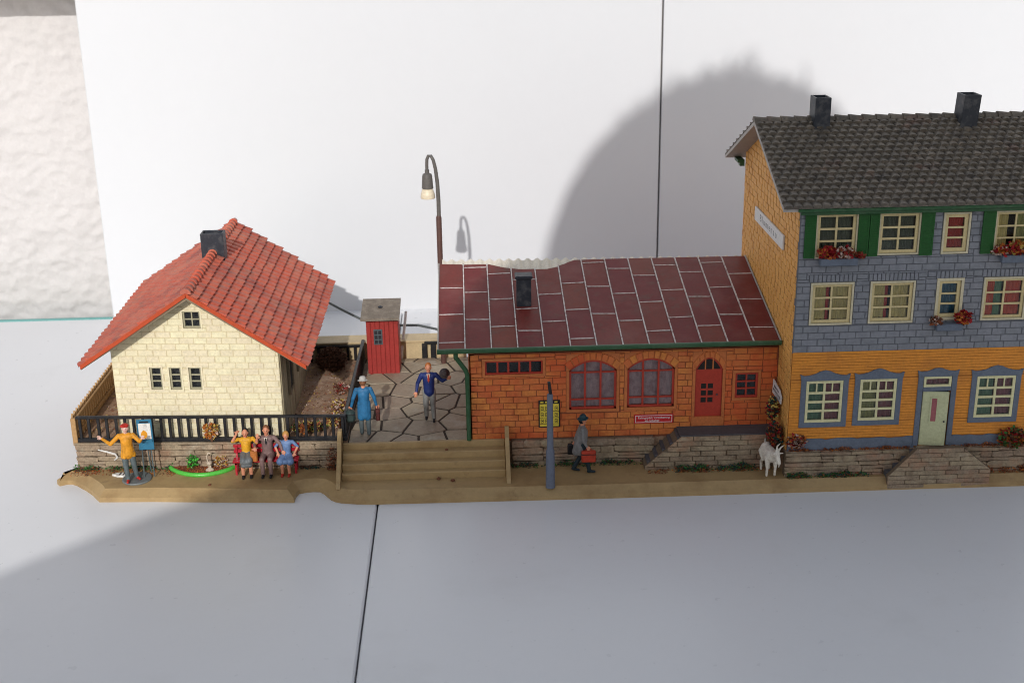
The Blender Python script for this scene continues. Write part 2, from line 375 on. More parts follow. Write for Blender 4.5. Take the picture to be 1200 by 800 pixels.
def ridge_caps(parent, p0, p1, w, n, mat, seed=1, h=0.1):
    rnd = random.Random(seed); a = Vector(p0); b = Vector(p1); d = (b - a) / n; side = Vector((-d.y, d.x, 0)).normalized()
    for i in range(n):
        m = MB(); q0 = a + d * i - d * 0.06; q1 = a + d * (i + 1) + d * 0.06; vs = []; K = 8
        for (q, k) in ((q0, 1.25 + rnd.uniform(-0.05, 0.08)), (q1, 0.82)):
            for j in range(K + 1):
                t = math.pi * j / K; vs.append(tuple(q + side * (math.cos(t) * w * k) + Vector((0, 0, math.sin(t) * h * 1.4 * k - 0.05))))
        m.add(vs, [(j, j + 1, K + 2 + j, K + 1 + j) for j in range(K)] + [tuple(range(K + 1)), tuple(range(K + 1, 2 * K + 2))])
        part('ridge_tile', m, mat, parent, 50)
def text(s, size, fr, sc, zc, d, mat, parent, name='lettering', th=0.006, sx=1.0, bold=0.0, sp=1.0):
    cu = bpy.data.curves.new('t', 'FONT'); cu.body = s; cu.size = 1; cu.align_x = 'CENTER'; cu.align_y = 'CENTER'; cu.extrude = 0.0; cu.offset = bold; cu.resolution_u = 3; cu.space_character = sp
    ob = bpy.data.objects.new('t', cu); COL.objects.link(ob); dg = bpy.context.evaluated_depsgraph_get(); dg.update()
    me = bpy.data.meshes.new_from_object(ob.evaluated_get(dg)); bpy.data.objects.remove(ob); bpy.data.curves.remove(cu)
    for v in me.vertices:
        p = fr(sc + v.co.x * size * sx, d, zc + v.co.y * size); v.co = (p[0] * S, p[1] * S, p[2] * S)
    me.materials.clear(); me.materials.append(mat); me.name = name
    return link(name, me, parent)
def tufts(region, n, size, mats, seed=1, up=0.7, per=3, flat=0.25):
    # many small leaf faces; region() gives a point
    rnd = random.Random(seed); m = MB()
    for i in range(n):
        p = Vector(region(rnd)); m.cm = rnd.randrange(len(mats))
        for k in range(per):
            a = rnd.uniform(0, 6.283); el = rnd.uniform(-0.3, 1.2) * up; L = size * rnd.uniform(0.5, 1.3); w = L * flat * rnd.uniform(0.7, 1.4)
            dr = Vector((math.cos(a) * math.cos(el), math.sin(a) * math.cos(el), math.sin(el))); sd_ = dr.cross(Vector((rnd.uniform(-1, 1), rnd.uniform(-1, 1), rnd.uniform(-1, 1)))).normalized() * w
            q = p + dr * L; mid = p + dr * L * 0.5
            m.add([tuple(p), tuple(mid + sd_), tuple(q), tuple(mid - sd_)], [(0, 1, 2, 3)])
    return m
def stuff(name, m, mats, label, cat):
    return link(name, m.mesh(name, mats, None, fix=False), None, label=label, category=cat, kind='stuff')

# ------------------------------------------------------------------ setting: table, backdrop, wall
ZB = 0.35       # top of the base plate
ZP = 1.25       # terrace level
tb = link('table', None, kind='structure', label='white laminate table top made of two boards with a dark joint')
for (x0, x1) in ((-70, -2.995), (-2.945, 75)):
    m = MB(); m.box(x0, x1, 8, 55.75, -2.2, 0, 0.05); part('table_board', m, LAM, tb, 30)
m = MB(); m.box(-3.05, -2.9, 8.1, 55.7, -2.1, -0.9); part('joint_strip', m, DARK, tb)
m = MB(); m.box(-70, -16.03, 55.76, 56.0, -2.0, 0.03, 0.02); part('edge_strip', m, TEAL, tb)
m = MB(); m.box(-16.02, 75, 55.755, 56.6, -2.0, -0.004); part('back_strip', m, LAM, tb)
bd = link('backdrop', None, kind='structure', label='two white boards standing upright behind the model')
for (x0, x1) in ((-16.03, 8.60), (8.675, 75)):
    m = MB(); m.box(x0, x1, 56.05, 57.6, -0.4, 48, 0.03); part('backdrop_board', m, BOARDW, bd, 30)
m = MB(); m.box(8.5, 8.8, 56.5, 57.3, 0, 47); part('joint_strip', m, BROWNB, bd)
def plaster():
    from mathutils import noise as NZ
    vs = []; fs = []; nx, nz = 150, 150; x0, x1, z0, z1 = -60, -14.5, -8, 34
    xs = [-60 + (i / 30) * 34 for i in range(31)] + [-26 + 11.5 * (i / 130) for i in range(1, 131)]
    for j in range(201):
        z = -5 + 21 * j / 200 if j < 200 else 40
        for x in xs:
            a = NZ.fractal(Vector((x * 0.55, z * 0.8, 0.3)), 0.8, 2.1, 5)
            b = 1 - abs(NZ.noise(Vector((x * 0.9 + 7, z * 1.5, 2.0))) * 2)
            c_ = NZ.fractal(Vector((x * 2.2 + 3, z * 2.6, 5.1)), 0.7, 2.2, 4); vs.append((x, 58.6 - 0.07 * a - 0.05 * max(0, b) ** 4 - 0.05 * c_, z))
    w = len(xs); fs = [(j * w + i, j * w + i + 1, (j + 1) * w + i + 1, (j + 1) * w + i) for j in range(200) for i in range(w - 1)]
    m = MB(); m.add(vs, fs); return m.mesh('plaster_wall', PLAST, 180, fix=False)
link('plaster_wall', plaster(), kind='structure', label='rough white plaster house wall behind the table')
m = MB(); m.box(-60, -15.3, 55.2, 59.5, 14.55, 17.5, 0.1); link('wall_ledge', m.mesh('wall_ledge', PLAST, 30), kind='structure', label='ledge on the plaster wall above the picture')

# base plate: outline with its notches
OUT = [(-13.46, 38.49), (-13.33, 38.32), (-13.1, 38.43), (-12.95, 38.42), (-12.75, 38.28), (-12.59, 38.11), (-12.4, 37.93), (-12.21, 37.71), (-12.05, 37.52), (-11.92, 37.32), (-11.73, 37.05), (-10.04, 36.96), (-8.13, 36.79), (-5.58, 36.58), (-5.57, 36.94), (-5.49, 37.21), (-5.26, 37.29), (-5.05, 37.31), (-4.85, 37.29), (-4.7, 37.12), (-4.6, 36.94), (-4.44, 36.68), (-4.3, 36.55), (-4.11, 36.45), (-3.6, 36.34), (-3.03, 36.29), (3.88, 36.21), (9.25, 36.21), (18.9, 36.18), (18.9, 46.9), (-12.95, 46.9), (-12.95, 39.3)]
def plate():
    m = MB(); n = len(OUT)
    def off(d):
        res = []
        for i in range(n):
            p0, p1, p2 = Vector(OUT[i - 1]), Vector(OUT[i]), Vector(OUT[(i + 1) % n])
            e1 = (p1 - p0).normalized(); e2 = (p2 - p1).normalized(); nn = Vector((-e1.y - e2.y, e1.x + e2.x))
            if nn.length < 1e-6: nn = Vector((-e1.y, e1.x))
            nn.normalize(); res.append(p1 + nn * d)
        return res
    lv = [(0.0, 0.0), (0.01, 0.15), (0.04, 0.17), (0.25, 0.31), (0.30, ZB)]
    vs = []
    for d, z in lv: vs += [(p.x, p.y, z) for p in off(d)]
    fs = [(k * n + i, k * n + (i + 1) % n, (k + 1) * n + (i + 1) % n, (k + 1) * n + i) for k in range(len(lv) - 1) for i in range(n)]
    fs += [tuple(range(n - 1, -1, -1)), tuple((len(lv) - 1) * n + i for i in range(n))]
    m.add(vs, fs); return m
link('base_plate', plate().mesh('base_plate', TAN, 25), kind='structure', label='tan moulded plastic base plate under the whole model')
# terrace block under garden, plaza and houses (retaining walls stand in front of it)
LF = Fr(-12.84, 38.92, 1, -0.0565)                    # front line of the garden module, a little askew
fl = [LF(0, -0.13, 0)[:2], LF(8.7, -0.13, 0)[:2], (-4.1, 38.33), (0.0, 38.33), (9.9, 38.3), (9.9, 36.9), (18.6, 36.9), (18.6, 46.2), (-12.84, 46.2)]
m = MB(); m.prism(fl, 0.2, ZP - 0.06, 'xy'); link('terrace', m.mesh('terrace', EARTH), kind='structure', label='raised brown terrace of the model')

# garden soil: uneven sheet
def soil():
    from mathutils import noise as NZ
    m = MB(); nx, ny = 60, 50; vs = []
    for j in range(ny + 1):
        for i in range(nx + 1):
            x = -12.75 + 8.6 * i / nx; y0 = 39.12 - 0.0573 * (x + 12.84); y = y0 + (46.15 - y0) * j / ny
            vs.append((x, y, ZP - 0.03 + 0.05 * NZ.fractal(Vector((x * 1.7, y * 1.7, 0)), 0.8, 2, 4)))
    m.add(vs, [(j * (nx + 1) + i, j * (nx + 1) + i + 1, (j + 1) * (nx + 1) + i + 1, (j + 1) * (nx + 1) + i) for j in range(ny) for i in range(nx)])
    return m.mesh('garden_soil', EARTH, 180, fix=False)
link('garden_soil', soil(), kind='structure', label='brown flocked garden soil beside the cream cottage')

# plaza paving
pv = MB(); pv.box(-3.98, -0.02, 38.3, 46.1, ZP - 0.05, ZP - 0.02)
paving = link('paving', pv.mesh('paving', FLAGJ), kind='structure', label='crazy paving between the garden and the brick shed')
rp = random.Random(11); pts = []
for j in range(-1, 8):
    for i in range(-1, 6):
        pts.append((-3.9 + (i + 0.5 * (j % 2)) * 0.92 + rp.uniform(-0.3, 0.3), 38.5 + j * 1.08 + rp.uniform(-0.34, 0.34)))
for i, p in enumerate(pts):
    poly = [(-3.95, 38.32), (-0.03, 38.32), (-0.03, 46.05), (-3.95, 46.05)]
    for k, q in enumerate(pts):
        if k == i or len(poly) < 3: continue
        a, b = q[0] - p[0], q[1] - p[1]; l = math.hypot(a, b)
        if l > 4: continue
        poly = clip(poly, a / l, b / l, (a * (p[0] + q[0]) / 2 + b * (p[1] + q[1]) / 2) / l - 0.033)
    if len(poly) < 3 or area(poly) < 0.06: continue
    m = MB(); m.prism(poly, ZP - 0.03, ZP + rp.uniform(-0.006, 0.012), 'xy', 0.02); part('flagstone', m, FLAG, paving)

# ------------------------------------------------------------------ stone walls
SV = []
for k in range(6):
    m = MB(); m.box(-0.5, 0.5, -0.5, 0.5, -0.5, 0.5, 0.12); rr = random.Random(k + 40)
    m.v = [(x * (1 + rr.uniform(-0.05, 0.05)), y * (1 + rr.uniform(-0.12, 0.12)), z * (1 + rr.uniform(-0.09, 0.09))) for x, y, z in m.v]
    SV.append(m.mesh('stone', STONE))
def stones(parent, fr, s0, s1, zlo, zhi, rows, seed, lim=None, wmin=0.35, wmax=1.3, d=0.06):
    rr = random.Random(seed); wt = [rr.uniform(0.65, 1.4) for _ in range(rows)]; z1 = zlo
    for r in range(rows):
        h = (zhi - zlo) * wt[r] / sum(wt); z = z1 + h / 2; z1 += h
        a0, a1 = (s0, s1) if lim is None else lim(z)
        s = a0
        while s < a1 - 0.02:
            w = min(rr.uniform(wmin, wmax) ** 1.2, a1 - s)
            if a1 - s - w < 0.2: w = a1 - s
            split = rr.random() < 0.18 and h > 0.16
            for (zc, hh) in ([(z, h)] if not split else [(z - h * 0.27, h * 0.5), (z + h * 0.23, h * 0.5)]):
                o = link('stone', rr.choice(SV), parent, fr(s + w / 2, d * 0.3 + rr.uniform(-0.02, 0.03), zc), fr.ang)
                o.scale = (max(0.05, w - 0.012 + rr.uniform(-0.015, 0.015)), 0.12 + 0.05 * rr.random(), hh * rr.uniform(0.88, 1.02) - 0.01); o.rotation_euler[1] = rr.uniform(-0.035, 0.035)
            s += w
w = thing('retaining_wall', 'low stone retaining wall under the black railing', 'wall', LF(0, 0, ZB))
m = MB(LF); m.box(0, 8.62, -0.12, 0.0, 0.25, 1.19); part('core', m, STONEJ, w)
stones(w, LF, 0, 8.62, 0.27, 1.2, 5, 3)
m = MB(LF); m.box(-0.03, 8.65, -0.16, 0.1, 1.195, 1.26, 0.02); part('coping', m, STONE, w)
SH = Fr(0, 38.3, 1, 0)                               # shed front wall
w = thing('retaining_wall', 'dark stone foundation wall below the orange brick shed behind the traveller', 'wall', (1.3, 38.2, ZB))
f = Fr(1.3, 38.2, 1, 0)
m = MB(f); m.box(0, 4.6, -0.1, 0, 0.25, 1.2); part('core', m, STONEJ, w)
stones(w, f, 0, 4.6, 0.27, 1.2, 4, 5)
f = Fr(9.85, 36.72, 1, 0)
w = thing('retaining_wall', 'stone foundation wall below the yellow ground floor of the tall house', 'wall', (9.85, 36.7, ZB))
m = MB(f); m.box(0, 8.75, -0.2, 0, 0.25, 1.16); part('core', m, STONEJ, w)
stones(w, f, 0, 8.75, 0.27, 1.17, 5, 8)
m = MB(f); m.box(0, 8.75, -0.2, 0.06, 1.165, 1.2, 0.01); part('coping', m, STONE, w)
# loading ramp of the shed
f = Fr(5.5, 37.5, 1, 0)
w = thing('loading_ramp', 'stone loading ramp with sloping end below the red shed door', 'ramp', (5.5, 37.5, ZB))
def rl(z): return (0.05 + max(0, (z - 0.5)) * 1.12, 4.38)
m = MB(f); m.prism([(0.03, 0.25), (4.38, 0.25), (4.38, 1.44), (1.2, 1.44), (0.05, 0.46)], -0.8, -0.01, 'xz'); part('core', m, STONEJ, w)
bricks(w, Fr(5.5, 37.51, 1, 0), 0.03, 4.38, 0.27, 1.46, 0.75, 0.17, STONE, (), [(-1, 1.14, 0.47)], gap=0.02, gz=0.02, d=0.045, seed=12, jit=0.018, name='stone')
m = MB(f); m.box(1.15, 4.38, -0.82, -0.02, 1.44, 1.48, 0.01); part('deck', m, pm('deck_grey', (0.09, 0.085, 0.09), 0.7, 0.3), w)
for k in range(5):
    m = MB(f); a = 0.12 + k * 0.24; m.box(a, a + 0.3, -0.8, -0.06, 0.4 + k * 0.2, 0.62 + k * 0.2, 0.015); part('step', m, MATS['deck_grey'], w)
# door steps of the tall house
f = Fr(13.0, 36.2, 1, 0)
w = thing('door_steps', 'stone parapet and dark steps leading to the pale green house door', 'steps', (13, 36.2, 0))
pp = [(0, 0.03), (3.27, 0.03), (3.25, 0.62), (2.33, 1.36), (0.85, 1.33), (0.02, 0.45)]
m = MB(f); m.prism(pp, -0.2, -0.03, 'xz'); part('core', m, STONEJ, w)
def tl(z): return (0.02 + max(0, z - 0.45) * 0.93, 3.26 - max(0, z - 0.6) * 1.22)
bricks(w, Fr(13.0, 36.23, 1, 0), 0.0, 3.27, 0.03, 1.37, 1.15, 0.15, STONE, (), [(-1, 0.93, 0.40), (1, 1.22, 3.99)], gap=0.016, gz=0.014, d=0.03, seed=21, jit=0.01, name='stone')
for k in range(4):
    m = MB(f); m.box(0.02 + k * 0.25, 0.32 + k * 0.25, -0.7, -0.21, 0.2, 0.52 + k * 0.22, 0.012); part('step', m, MATS['deck_grey'], w)
m = MB(f); m.box(0.98, 2.4, -0.72, -0.21, 0.2, 1.24, 0.012); part('landing', m, STONE, w)
# wide stairs up to the plaza
w = thing('staircase', 'wide tan staircase climbing to the crazy paving', 'stairs', (-1.5, 37.6, ZB))
for k, (y, z) in enumerate([(37.32, 0.575), (37.57, 0.8), (37.87, 1.025), (38.2, 1.24)]):
    m = MB(); m.box(-4.14, 1.08, y, 38.36 - 0.01 * k, ZB - 0.1, z, 0.025); part('step', m, TAN, w, 30)
for x in (-4.28, 1.08):
    m = MB(); m.prism([(36.75, ZB - 0.02), (38.42, ZB - 0.02), (38.42, 1.68), (38.22, 1.68), (37.85, 1.45), (37.7, 1.2), (36.85, 0.5)], x, x + 0.13, 'yz'); part('cheek', m, TAN, w)

# ------------------------------------------------------------------ fences
w = thing('railing_fence', 'black railing on the stone wall in front of the cottage', 'fence', LF(0, 0, 1.26))
m = MB(LF); m.box(0.1, 8.85, -0.09, 0.03, 2.08, 2.16, 0.015); part('rail', m, BLACK, w)
m = MB(LF); m.box(0.1, 8.85, -0.09, 0.03, 1.27, 1.40, 0.015); part('rail', m, BLACK, w)
for k in range(30):
    m = MB(LF); s = 0.18 + k * 0.293 + random.uniform(-0.02, 0.02); m.box(s, s + 0.09, -0.075, 0.005, 1.39, 2.09, 0.01); part('baluster', m, BLACK, w)
f = Fr(-3.97, 46.0, -0.012, -1)
w = thing('railing_fence', 'black railing between the garden and the paving', 'fence', f(0, 0, ZP))
m = MB(f); m.box(0, 7.5, -0.06, 0.06, 1.99, 2.08, 0.015); part('rail', m, BLACK, w)
m = MB(f); m.box(0, 7.5, -0.06, 0.06, ZP, 1.36, 0.015); part('rail', m, BLACK, w)
for k in range(26):
    m = MB(f); s = 0.1 + k * 0.29; m.box(s, s + 0.1, -0.04, 0.04, 1.35, 2.0, 0.01); part('baluster', m, BLACK, w)
f = Fr(-6.6, 46.08, 1, 0)
w = thing('railing_fence', 'black railing at the back of the garden beside the red hut', 'fence', f(0, 0, ZP))
m = MB(f); m.box(0, 2.6, -0.06, 0.06, 1.76, 1.84, 0.015); part('rail', m, BLACK, w)
for k in range(10):
    m = MB(f); s = 0.05 + k * 0.275; m.box(s, s + 0.1, -0.04, 0.04, ZP - 0.05, 1.77, 0.01); part('baluster', m, BLACK, w)
f = Fr(-1.78, 46.08, 1, 0)
w = thing('railing_fence', 'short dark railing piece against the shed corner', 'fence', f(0, 0, ZP))
m = MB(f); m.box(0.1, 0.75, -0.06, 0.06, 1.8, 1.9, 0.015); part('rail', m, BLACK, w)
for s in (0.0, 0.33): 
    m = MB(f); m.box(s, s + 0.2, -0.05, 0.05, ZP - 0.03, 1.82, 0.015); part('baluster', m, BLACK, w)
w = thing('back_wall', 'tan parapet wall closing the garden and plaza at the back', 'wall', (-6, 46.5, ZP))
m = MB(); m.box(-12.9, -0.1, 46.2, 46.95, 0.3, 1.84, 0.02); PALE = pm('pale_tan', (0.55, 0.43, 0.25), 0.5, 0.12, 1.0, 0.06, 14, dirt=(0.36, 0.26, 0.14), da=0.5, ds=1.2); part('parapet', m, PALE, w)
m = MB(); m.box(-12.9, -0.1, 46.14, 47.0, 1.842, 1.92, 0.02); part('coping', m, PALE, w)
f = Fr(-12.86, 39.0, 0.012, 1)
w = thing('picket_fence', 'tan picket fence along the garden beside the cottage', 'fence', f(0, 0, 1.2))
for z in (1.34, 1.92):
    m = MB(f); m.box(0, 7.5, 0.0, 0.09, z, z + 0.12, 0.015); part('rail', m, FENCETAN, w)
for k in range(30):
    s = 0.02 + k * 0.252; m = MB(f); m.prism([(s, 1.15), (s + 0.17, 1.15), (s + 0.17, 2.05), (s + 0.085, 2.2), (s, 2.05)], 0.0, -0.055, 'xz'); part('picket', m, FENCETAN, w)
m = MB(f); m.box(-0.12, -0.01, -0.04, 0.12, 1.15, 2.1, 0.015); part('post', m, FENCETAN, w)

# ------------------------------------------------------------------ cottage
cot = thing('cottage', 'cream brick cottage with red tiled roof and dark chimney', 'house', (-8.7, 42.6, ZP))
G = Fr(-11.42, 39.14, 1, -0.080); GW = 5.39
hl = [(2.44, 3.0, 5.06, 5.62), (1.2, 1.58, 2.98, 3.74), (1.83, 2.21, 2.98, 3.74), (2.46, 2.86, 2.98, 3.74)]
def gtop(s): return 4.62 + s * 0.632 if s < 2.75 else 6.36 - (s - 2.75) * 0.70
m = MB(G)
poly = [(0, ZP - 0.1), (GW, ZP - 0.1), (GW, gtop(GW)), (2.75, 6.36), (0, 4.62)]
cl = [(-0.632, 1, 4.62), (0.70, 1, 6.36 + 0.70 * 2.75)]
for (a, b, c, e) in rect_minus((0, GW, ZP - 0.1, 6.5), hl):
    q = [(a, c), (b, c), (b, e), (a, e)]
    for k in cl: q = clip(q, *k) if len(q) > 2 else q
    if len(q) > 2: m.prism(q, -0.14, 0, 'xz')
gw = part('wall', m, CREAMJ, cot)
bricks(gw, G, 0, GW, ZP - 0.05, 6.4, 0.45, 0.207, CREAM, hl, [(-0.632, 1, 4.60), (0.70, 1, 6.34 + 0.70 * 2.75)], gap=0.02, d=0.014, seed=4, jit=0.004)
m = MB(G); 
for h in hl: m.box(h[0] - 0.1, h[1] + 0.1, -0.5, -0.4, h[2] - 0.1, h[3] + 0.1)
part('interior', m, DARK, cot)
window(cot, G, *hl[0], 2, 2, OLIVE, 0.05, 0.035, 0.06)
for h in hl[1:]: window(cot, G, *h, 1, 3, OLIVE, 0.055, 0.04, 0.06)
for h in hl:
    m = MB(G); ring(m, h[0] - 0.05, h[1] + 0.05, h[2] - 0.05, h[3] + 0.05, 0.05, -0.02, 0.032); part('trim', m, CREAM, cot)
# side walls (boarded), back wall
SW = Fr(-6.04, 38.74, 0, 1)
m = MB(SW); m.box(0.0, 8.6, -0.12, 0, ZP - 0.1, 4.45); wl = part('wall', m, BROWNB, cot)
k = 0; s = 0.02
SIDE = pm('side_board', (0.34, 0.28, 0.18), 0.65, 0.25, 2, rnd=0.12)
while s < 8.5:
    wd = random.choice([0.3, 0.36, 0.42]); m = MB(SW); m.box(s, s + wd - 0.05, 0, random.uniform(0.03, 0.07), ZP - 0.05, 4.3, 0.015); part('board', m, SIDE, wl); s += wd
for s in (1.2, 3.4, 5.8):
    m = MB(SW); ring(m, s, s + 0.9, 2.3, 3.6, 0.09, 0.05, 0.13); part('window', m, BROWNB, cot)
    m = MB(SW); m.box(s + 0.05, s + 0.85, 0.06, 0.085, 2.35, 3.55); part('pane', m, DARK, cot)
m = MB(); m.box(-11.41, -11.29, 39.2, 47.1, ZP - 0.1, 4.5); part('wall', m, CREAM, cot)
m = MB(); m.prism([(-11.28, ZP - 0.1), (-6.1, ZP - 0.1), (-6.1, 4.3), (-8.68, 6.2), (-11.28, 4.4)], 47.0, 47.12, 'xz'); part('wall', m, CREAM, cot)
# roof
RX, RZ = -8.68, 6.36; LX, LZ = -12.17, 4.10; EX, EZ = -5.13, 3.90; Y0, Y1 = 38.3, 47.65
m = MB(); m.prism([(LX, LZ - 0.04), (RX, RZ - 0.06), (EX, EZ - 0.04), (EX, EZ - 0.14), (RX, RZ - 0.20), (LX, LZ - 0.14)], Y0 + 0.03, Y1, 'xz')
rf = part('roof', m, BROWNB, cot)
dL = Vector((RX - LX, 0, RZ - LZ)); dE = Vector((RX - EX, 0, RZ - EZ))
tiles('roof_tiles', cot, (LX, Y1, LZ - 0.02), (0, -1, 0), dL, (-dL.z, 0, dL.x), Y1 - Y0, dL.length, 0.41, 0.335, REDTILE, 0.062, 5, 0.03, 0.075)
tiles('roof_tiles', cot, (EX, Y0, EZ - 0.02), (0, 1, 0), dE, (dL.z, 0, dL.x), Y1 - Y0, dE.length, 0.41, 0.335, REDTILE, 0.062, 6, 0.03, 0.075)
for (x, z) in ((LX, LZ), (EX, EZ)):
    a = Vector((x, 0, z)); b = Vector((RX, 0, RZ)); q = [(a.x, a.z - 0.10), (b.x, b.z - 0.09), (b.x, b.z + 0.05), (a.x, a.z + 0.04)]
    m = MB(); m.prism(q, Y0 + 0.025, Y0 - 0.04, 'xz', 0.01); part('verge', m, REDEDGE, cot)
ridge_caps(cot, (RX, Y0, RZ + 0.05), (RX, Y1, RZ + 0.05), 0.13, 26, REDTILE, 2, 0.10)
def chimney(parent, x0, x1, y0, y1, z0, z1, tilt=0.0, mat=CHIM):
    m = MB(); t = 0.06
    m.t = lambda x, y, z: (x + (z - z0) * tilt, y, z)
    for (a, b, c, e) in ((x0, x1, y0, y0 + t), (x0, x1, y1 - t, y1), (x0, x0 + t, y0 + t, y1 - t), (x1 - t, x1, y0 + t, y1 - t)): m.box(a, b, c, e, z0, z1, 0.008)
    m.box(x0 + t, x1 - t, y0 + t, y1 - t, z0, z1 - 0.15)
    return part('chimney', m, mat, parent)
chimney(rf, -9.05, -8.28, 43.0, 43.55, 5.9, 7.06)

# ------------------------------------------------------------------ brick goods shed
shed = thing('brick_shed', 'long orange brick goods shed with maroon sheet roof', 'building', (4.9, 41, ZP))
hw5 = (0.49, 2.33, 3.44, 3.90)
A1 = (3.17, 4.69, 2.17, 3.85); A2 = (5.03, 6.55, 2.19, 3.86); DR = (7.22, 8.10, 1.50, 3.83); SQ = (8.51, 9.25, 2.42, 3.28)
holes = [hw5, A1, A2, DR, SQ]
wl = wall_core(shed, SH, 0, 9.88, ZP - 0.1, 4.15, 0.15, ORANGEJ, holes)
bh = [(h[0] - 0.09, h[1] + 0.09, h[2] - 0.09, h[3] + (0.09 if i in (0, 4) else 0.2)) for i, h in enumerate(holes)]
bricks(wl, SH, 0.02, 9.86, ZP - 0.04, 4.12, 0.47, 0.212, ORANGE, bh, seed=9, gap=0.02, d=0.017, jit=0.006)
m = MB(SH); m.box(0.2, 9.8, -0.75, -0.65, ZP, 4.1); part('interior', m, DARK, shed)
OTRIM = pm('orange_trim', (0.52, 0.16, 0.05), 0.6, 0.2, 2, 0.2)
def trim(h, w_=0.085, top=True):
    m = MB(SH); a, b, c, e = h
    m.box(a - w_, a, -0.02, 0.035, c - w_, e + (w_ if top else 0)); m.box(b, b + w_, -0.02, 0.035, c - w_, e + (w_ if top else 0)); m.box(a, b, -0.02, 0.035, c - w_, c)
    if top: m.box(a, b, -0.02, 0.035, e, e + w_)
    part('trim', m, OTRIM, shed)
trim(hw5); trim(SQ)
def arch_pts(a, b, zs, zt, n=14):
    return [(a + (b - a) * i / n, zs + (zt - zs) * math.sin(math.pi * i / n) ** 0.75) for i in range(n + 1)]
def arch(h, spring, nv, vh=0.26):
    a, b, c, e = h; P = arch_pts(a, b, spring, e)
    m = MB(SH)                                          # spandrels between the arch and the square hole
    for i in range(len(P) - 1):
        q = [P[i], P[i + 1], (P[i + 1][0], e + 0.2), (P[i][0], e + 0.2)]
        m.prism(q, -0.14, 0.008, 'xz')
    m.box(a - 0.09, a, -0.02, 0.03, c, spring); m.box(b, b + 0.09, -0.02, 0.03, c, spring); m.box(a - 0.09, b + 0.09, -0.02, 0.03, c - 0.09, c)
    m.box(a - 0.09, a, -0.02, 0.006, spring, e + 0.2); m.box(b, b + 0.09, -0.02, 0.006, spring, e + 0.2)
    sp = part('spandrel', m, OTRIM, shed)
    for i in range(nv):                                # voussoirs
        t0, t1 = (i + 0.08) / nv, (i + 0.92) / nv; q = []
        for t in (t0, t1):
            s = a + (b - a) * t; q.append((s, spring + (e - spring) * math.sin(math.pi * t) ** 0.75 + 0.01))
        cx = (a + b) / 2; mid = spring - 0.9
        for t in (t1, t0):
            s = a + (b - a) * t; z = spring + (e - spring) * math.sin(math.pi * t) ** 0.75; dx, dz = s - cx, z - mid; l = math.hypot(dx, dz); q.append((s + dx / l * vh, min(z + dz / l * vh, 4.13)))
        m = MB(SH); m.prism(q, 0, 0.036, 'xz', 0.012); part('voussoir', m, ORANGE, shed)
    return P
LACE = pm('lilac_lace', (0.66, 0.44, 0.46), 0.8, 0.35, 5, 0.4, 30, grain=0.05, extra=[((0.36, 0.18, 0.20), 0.6, 4, 0.5, 0.62)])
for h in (A1, A2):
    a, b, c, e = h; P = arch(h, 3.5, 9)
    m = MB(SH); fw = 0.07
    m.box(a, b, -0.1, -0.02, c, c + fw); m.box(a, a + fw, -0.1, -0.02, c, 3.55); m.box(b - fw, b, -0.1, -0.02, c, 3.55)
    for i in range(len(P) - 1): m.prism([P[i], P[i + 1], (P[i + 1][0], P[i + 1][1] - fw), (P[i][0], P[i][1] - fw)], -0.1, -0.02, 'xz')
    x1, x2 = a + (b - a) * 0.335, a + (b - a) * 0.665
    for x in (x1, x2): m.box(x - 0.03, x + 0.03, -0.09, -0.03, c, e - 0.03)
    for z in (c + 0.33, 3.42): m.box(a, b, -0.09, -0.028, z - 0.025, z + 0.025)
    wn = part('window', m, REDTRIM, shed)
    xs = [a + fw, x1 - 0.03, x1 + 0.03, x2 - 0.03, x2 + 0.03, b - fw]; zs = [c + fw, c + 0.3, c + 0.36, 3.39, 3.45, e - 0.06]
    for i in range(3):
        for j in range(3):
            top = zs[2 * j + 1] if j < 2 else (e - 0.05 if i == 1 else e - 0.09)
            p = MB(SH); p.box(xs[2 * i], xs[2 * i + 1], -0.075, -0.065, zs[2 * j], top); part('pane', p, GLASS, wn)
    curtain(wn, SH, a + 0.03, b - 0.03, c + 0.03, e - 0.02, -0.14, LACE, 0.012, 0.2)
window(shed, SH, *hw5, 5, 1, REDTRIM, 0.05, 0.06, 0.04)
window(shed, SH, *SQ, 2, 3, REDTRIM, 0.07, 0.05, 0.04)
arch(DR, 3.42, 6, 0.22)
a, b, c, e = DR
P = arch_pts(a, b, 3.42, e, 12); m = MB(SH); m.prism([(a, c)] + [(b, c)] + P[::-1], -0.12, -0.03, 'xz'); door = part('door', m, REDTRIM, shed)
for i in range(2):
    for j in range(3):
        s = a + 0.2 + i * 0.22; z = 2.28 + j * 0.24; m = MB(SH); m.box(s, s + 0.17, -0.04, -0.024, z, z + 0.17, 0.006); part('pane', m, DARK, door)
m = MB(SH); m.prism([(a + 0.06, 3.42)] + [(b - 0.06, 3.42)] + [(p[0] * 0.9 + (a + b) / 2 * 0.1, p[1] - 0.06) for p in P[::-1] if p[1] > 3.52], -0.04, -0.022, 'xz'); part('fanlight', m, DARK, door)
for x in (0.36, 0.64): 
    m = MB(SH); m.box(a + (b - a) * x - 0.02, a + (b - a) * x + 0.02, -0.03, -0.01, 3.42, 3.78); part('glazing_bar', m, OTRIM, door)
m = MB(SH); m.box(a - 0.09, b + 0.09, -0.1, 0.05, 1.485, 1.80, 0.01); part('threshold', m, OTRIM, shed)
m = MB(); m.ell((a + 0.72, 38.3 + 0.0, 2.55), (0.03, 0.03, 0.03), 8, 6); part('handle', m, CHIM, door)
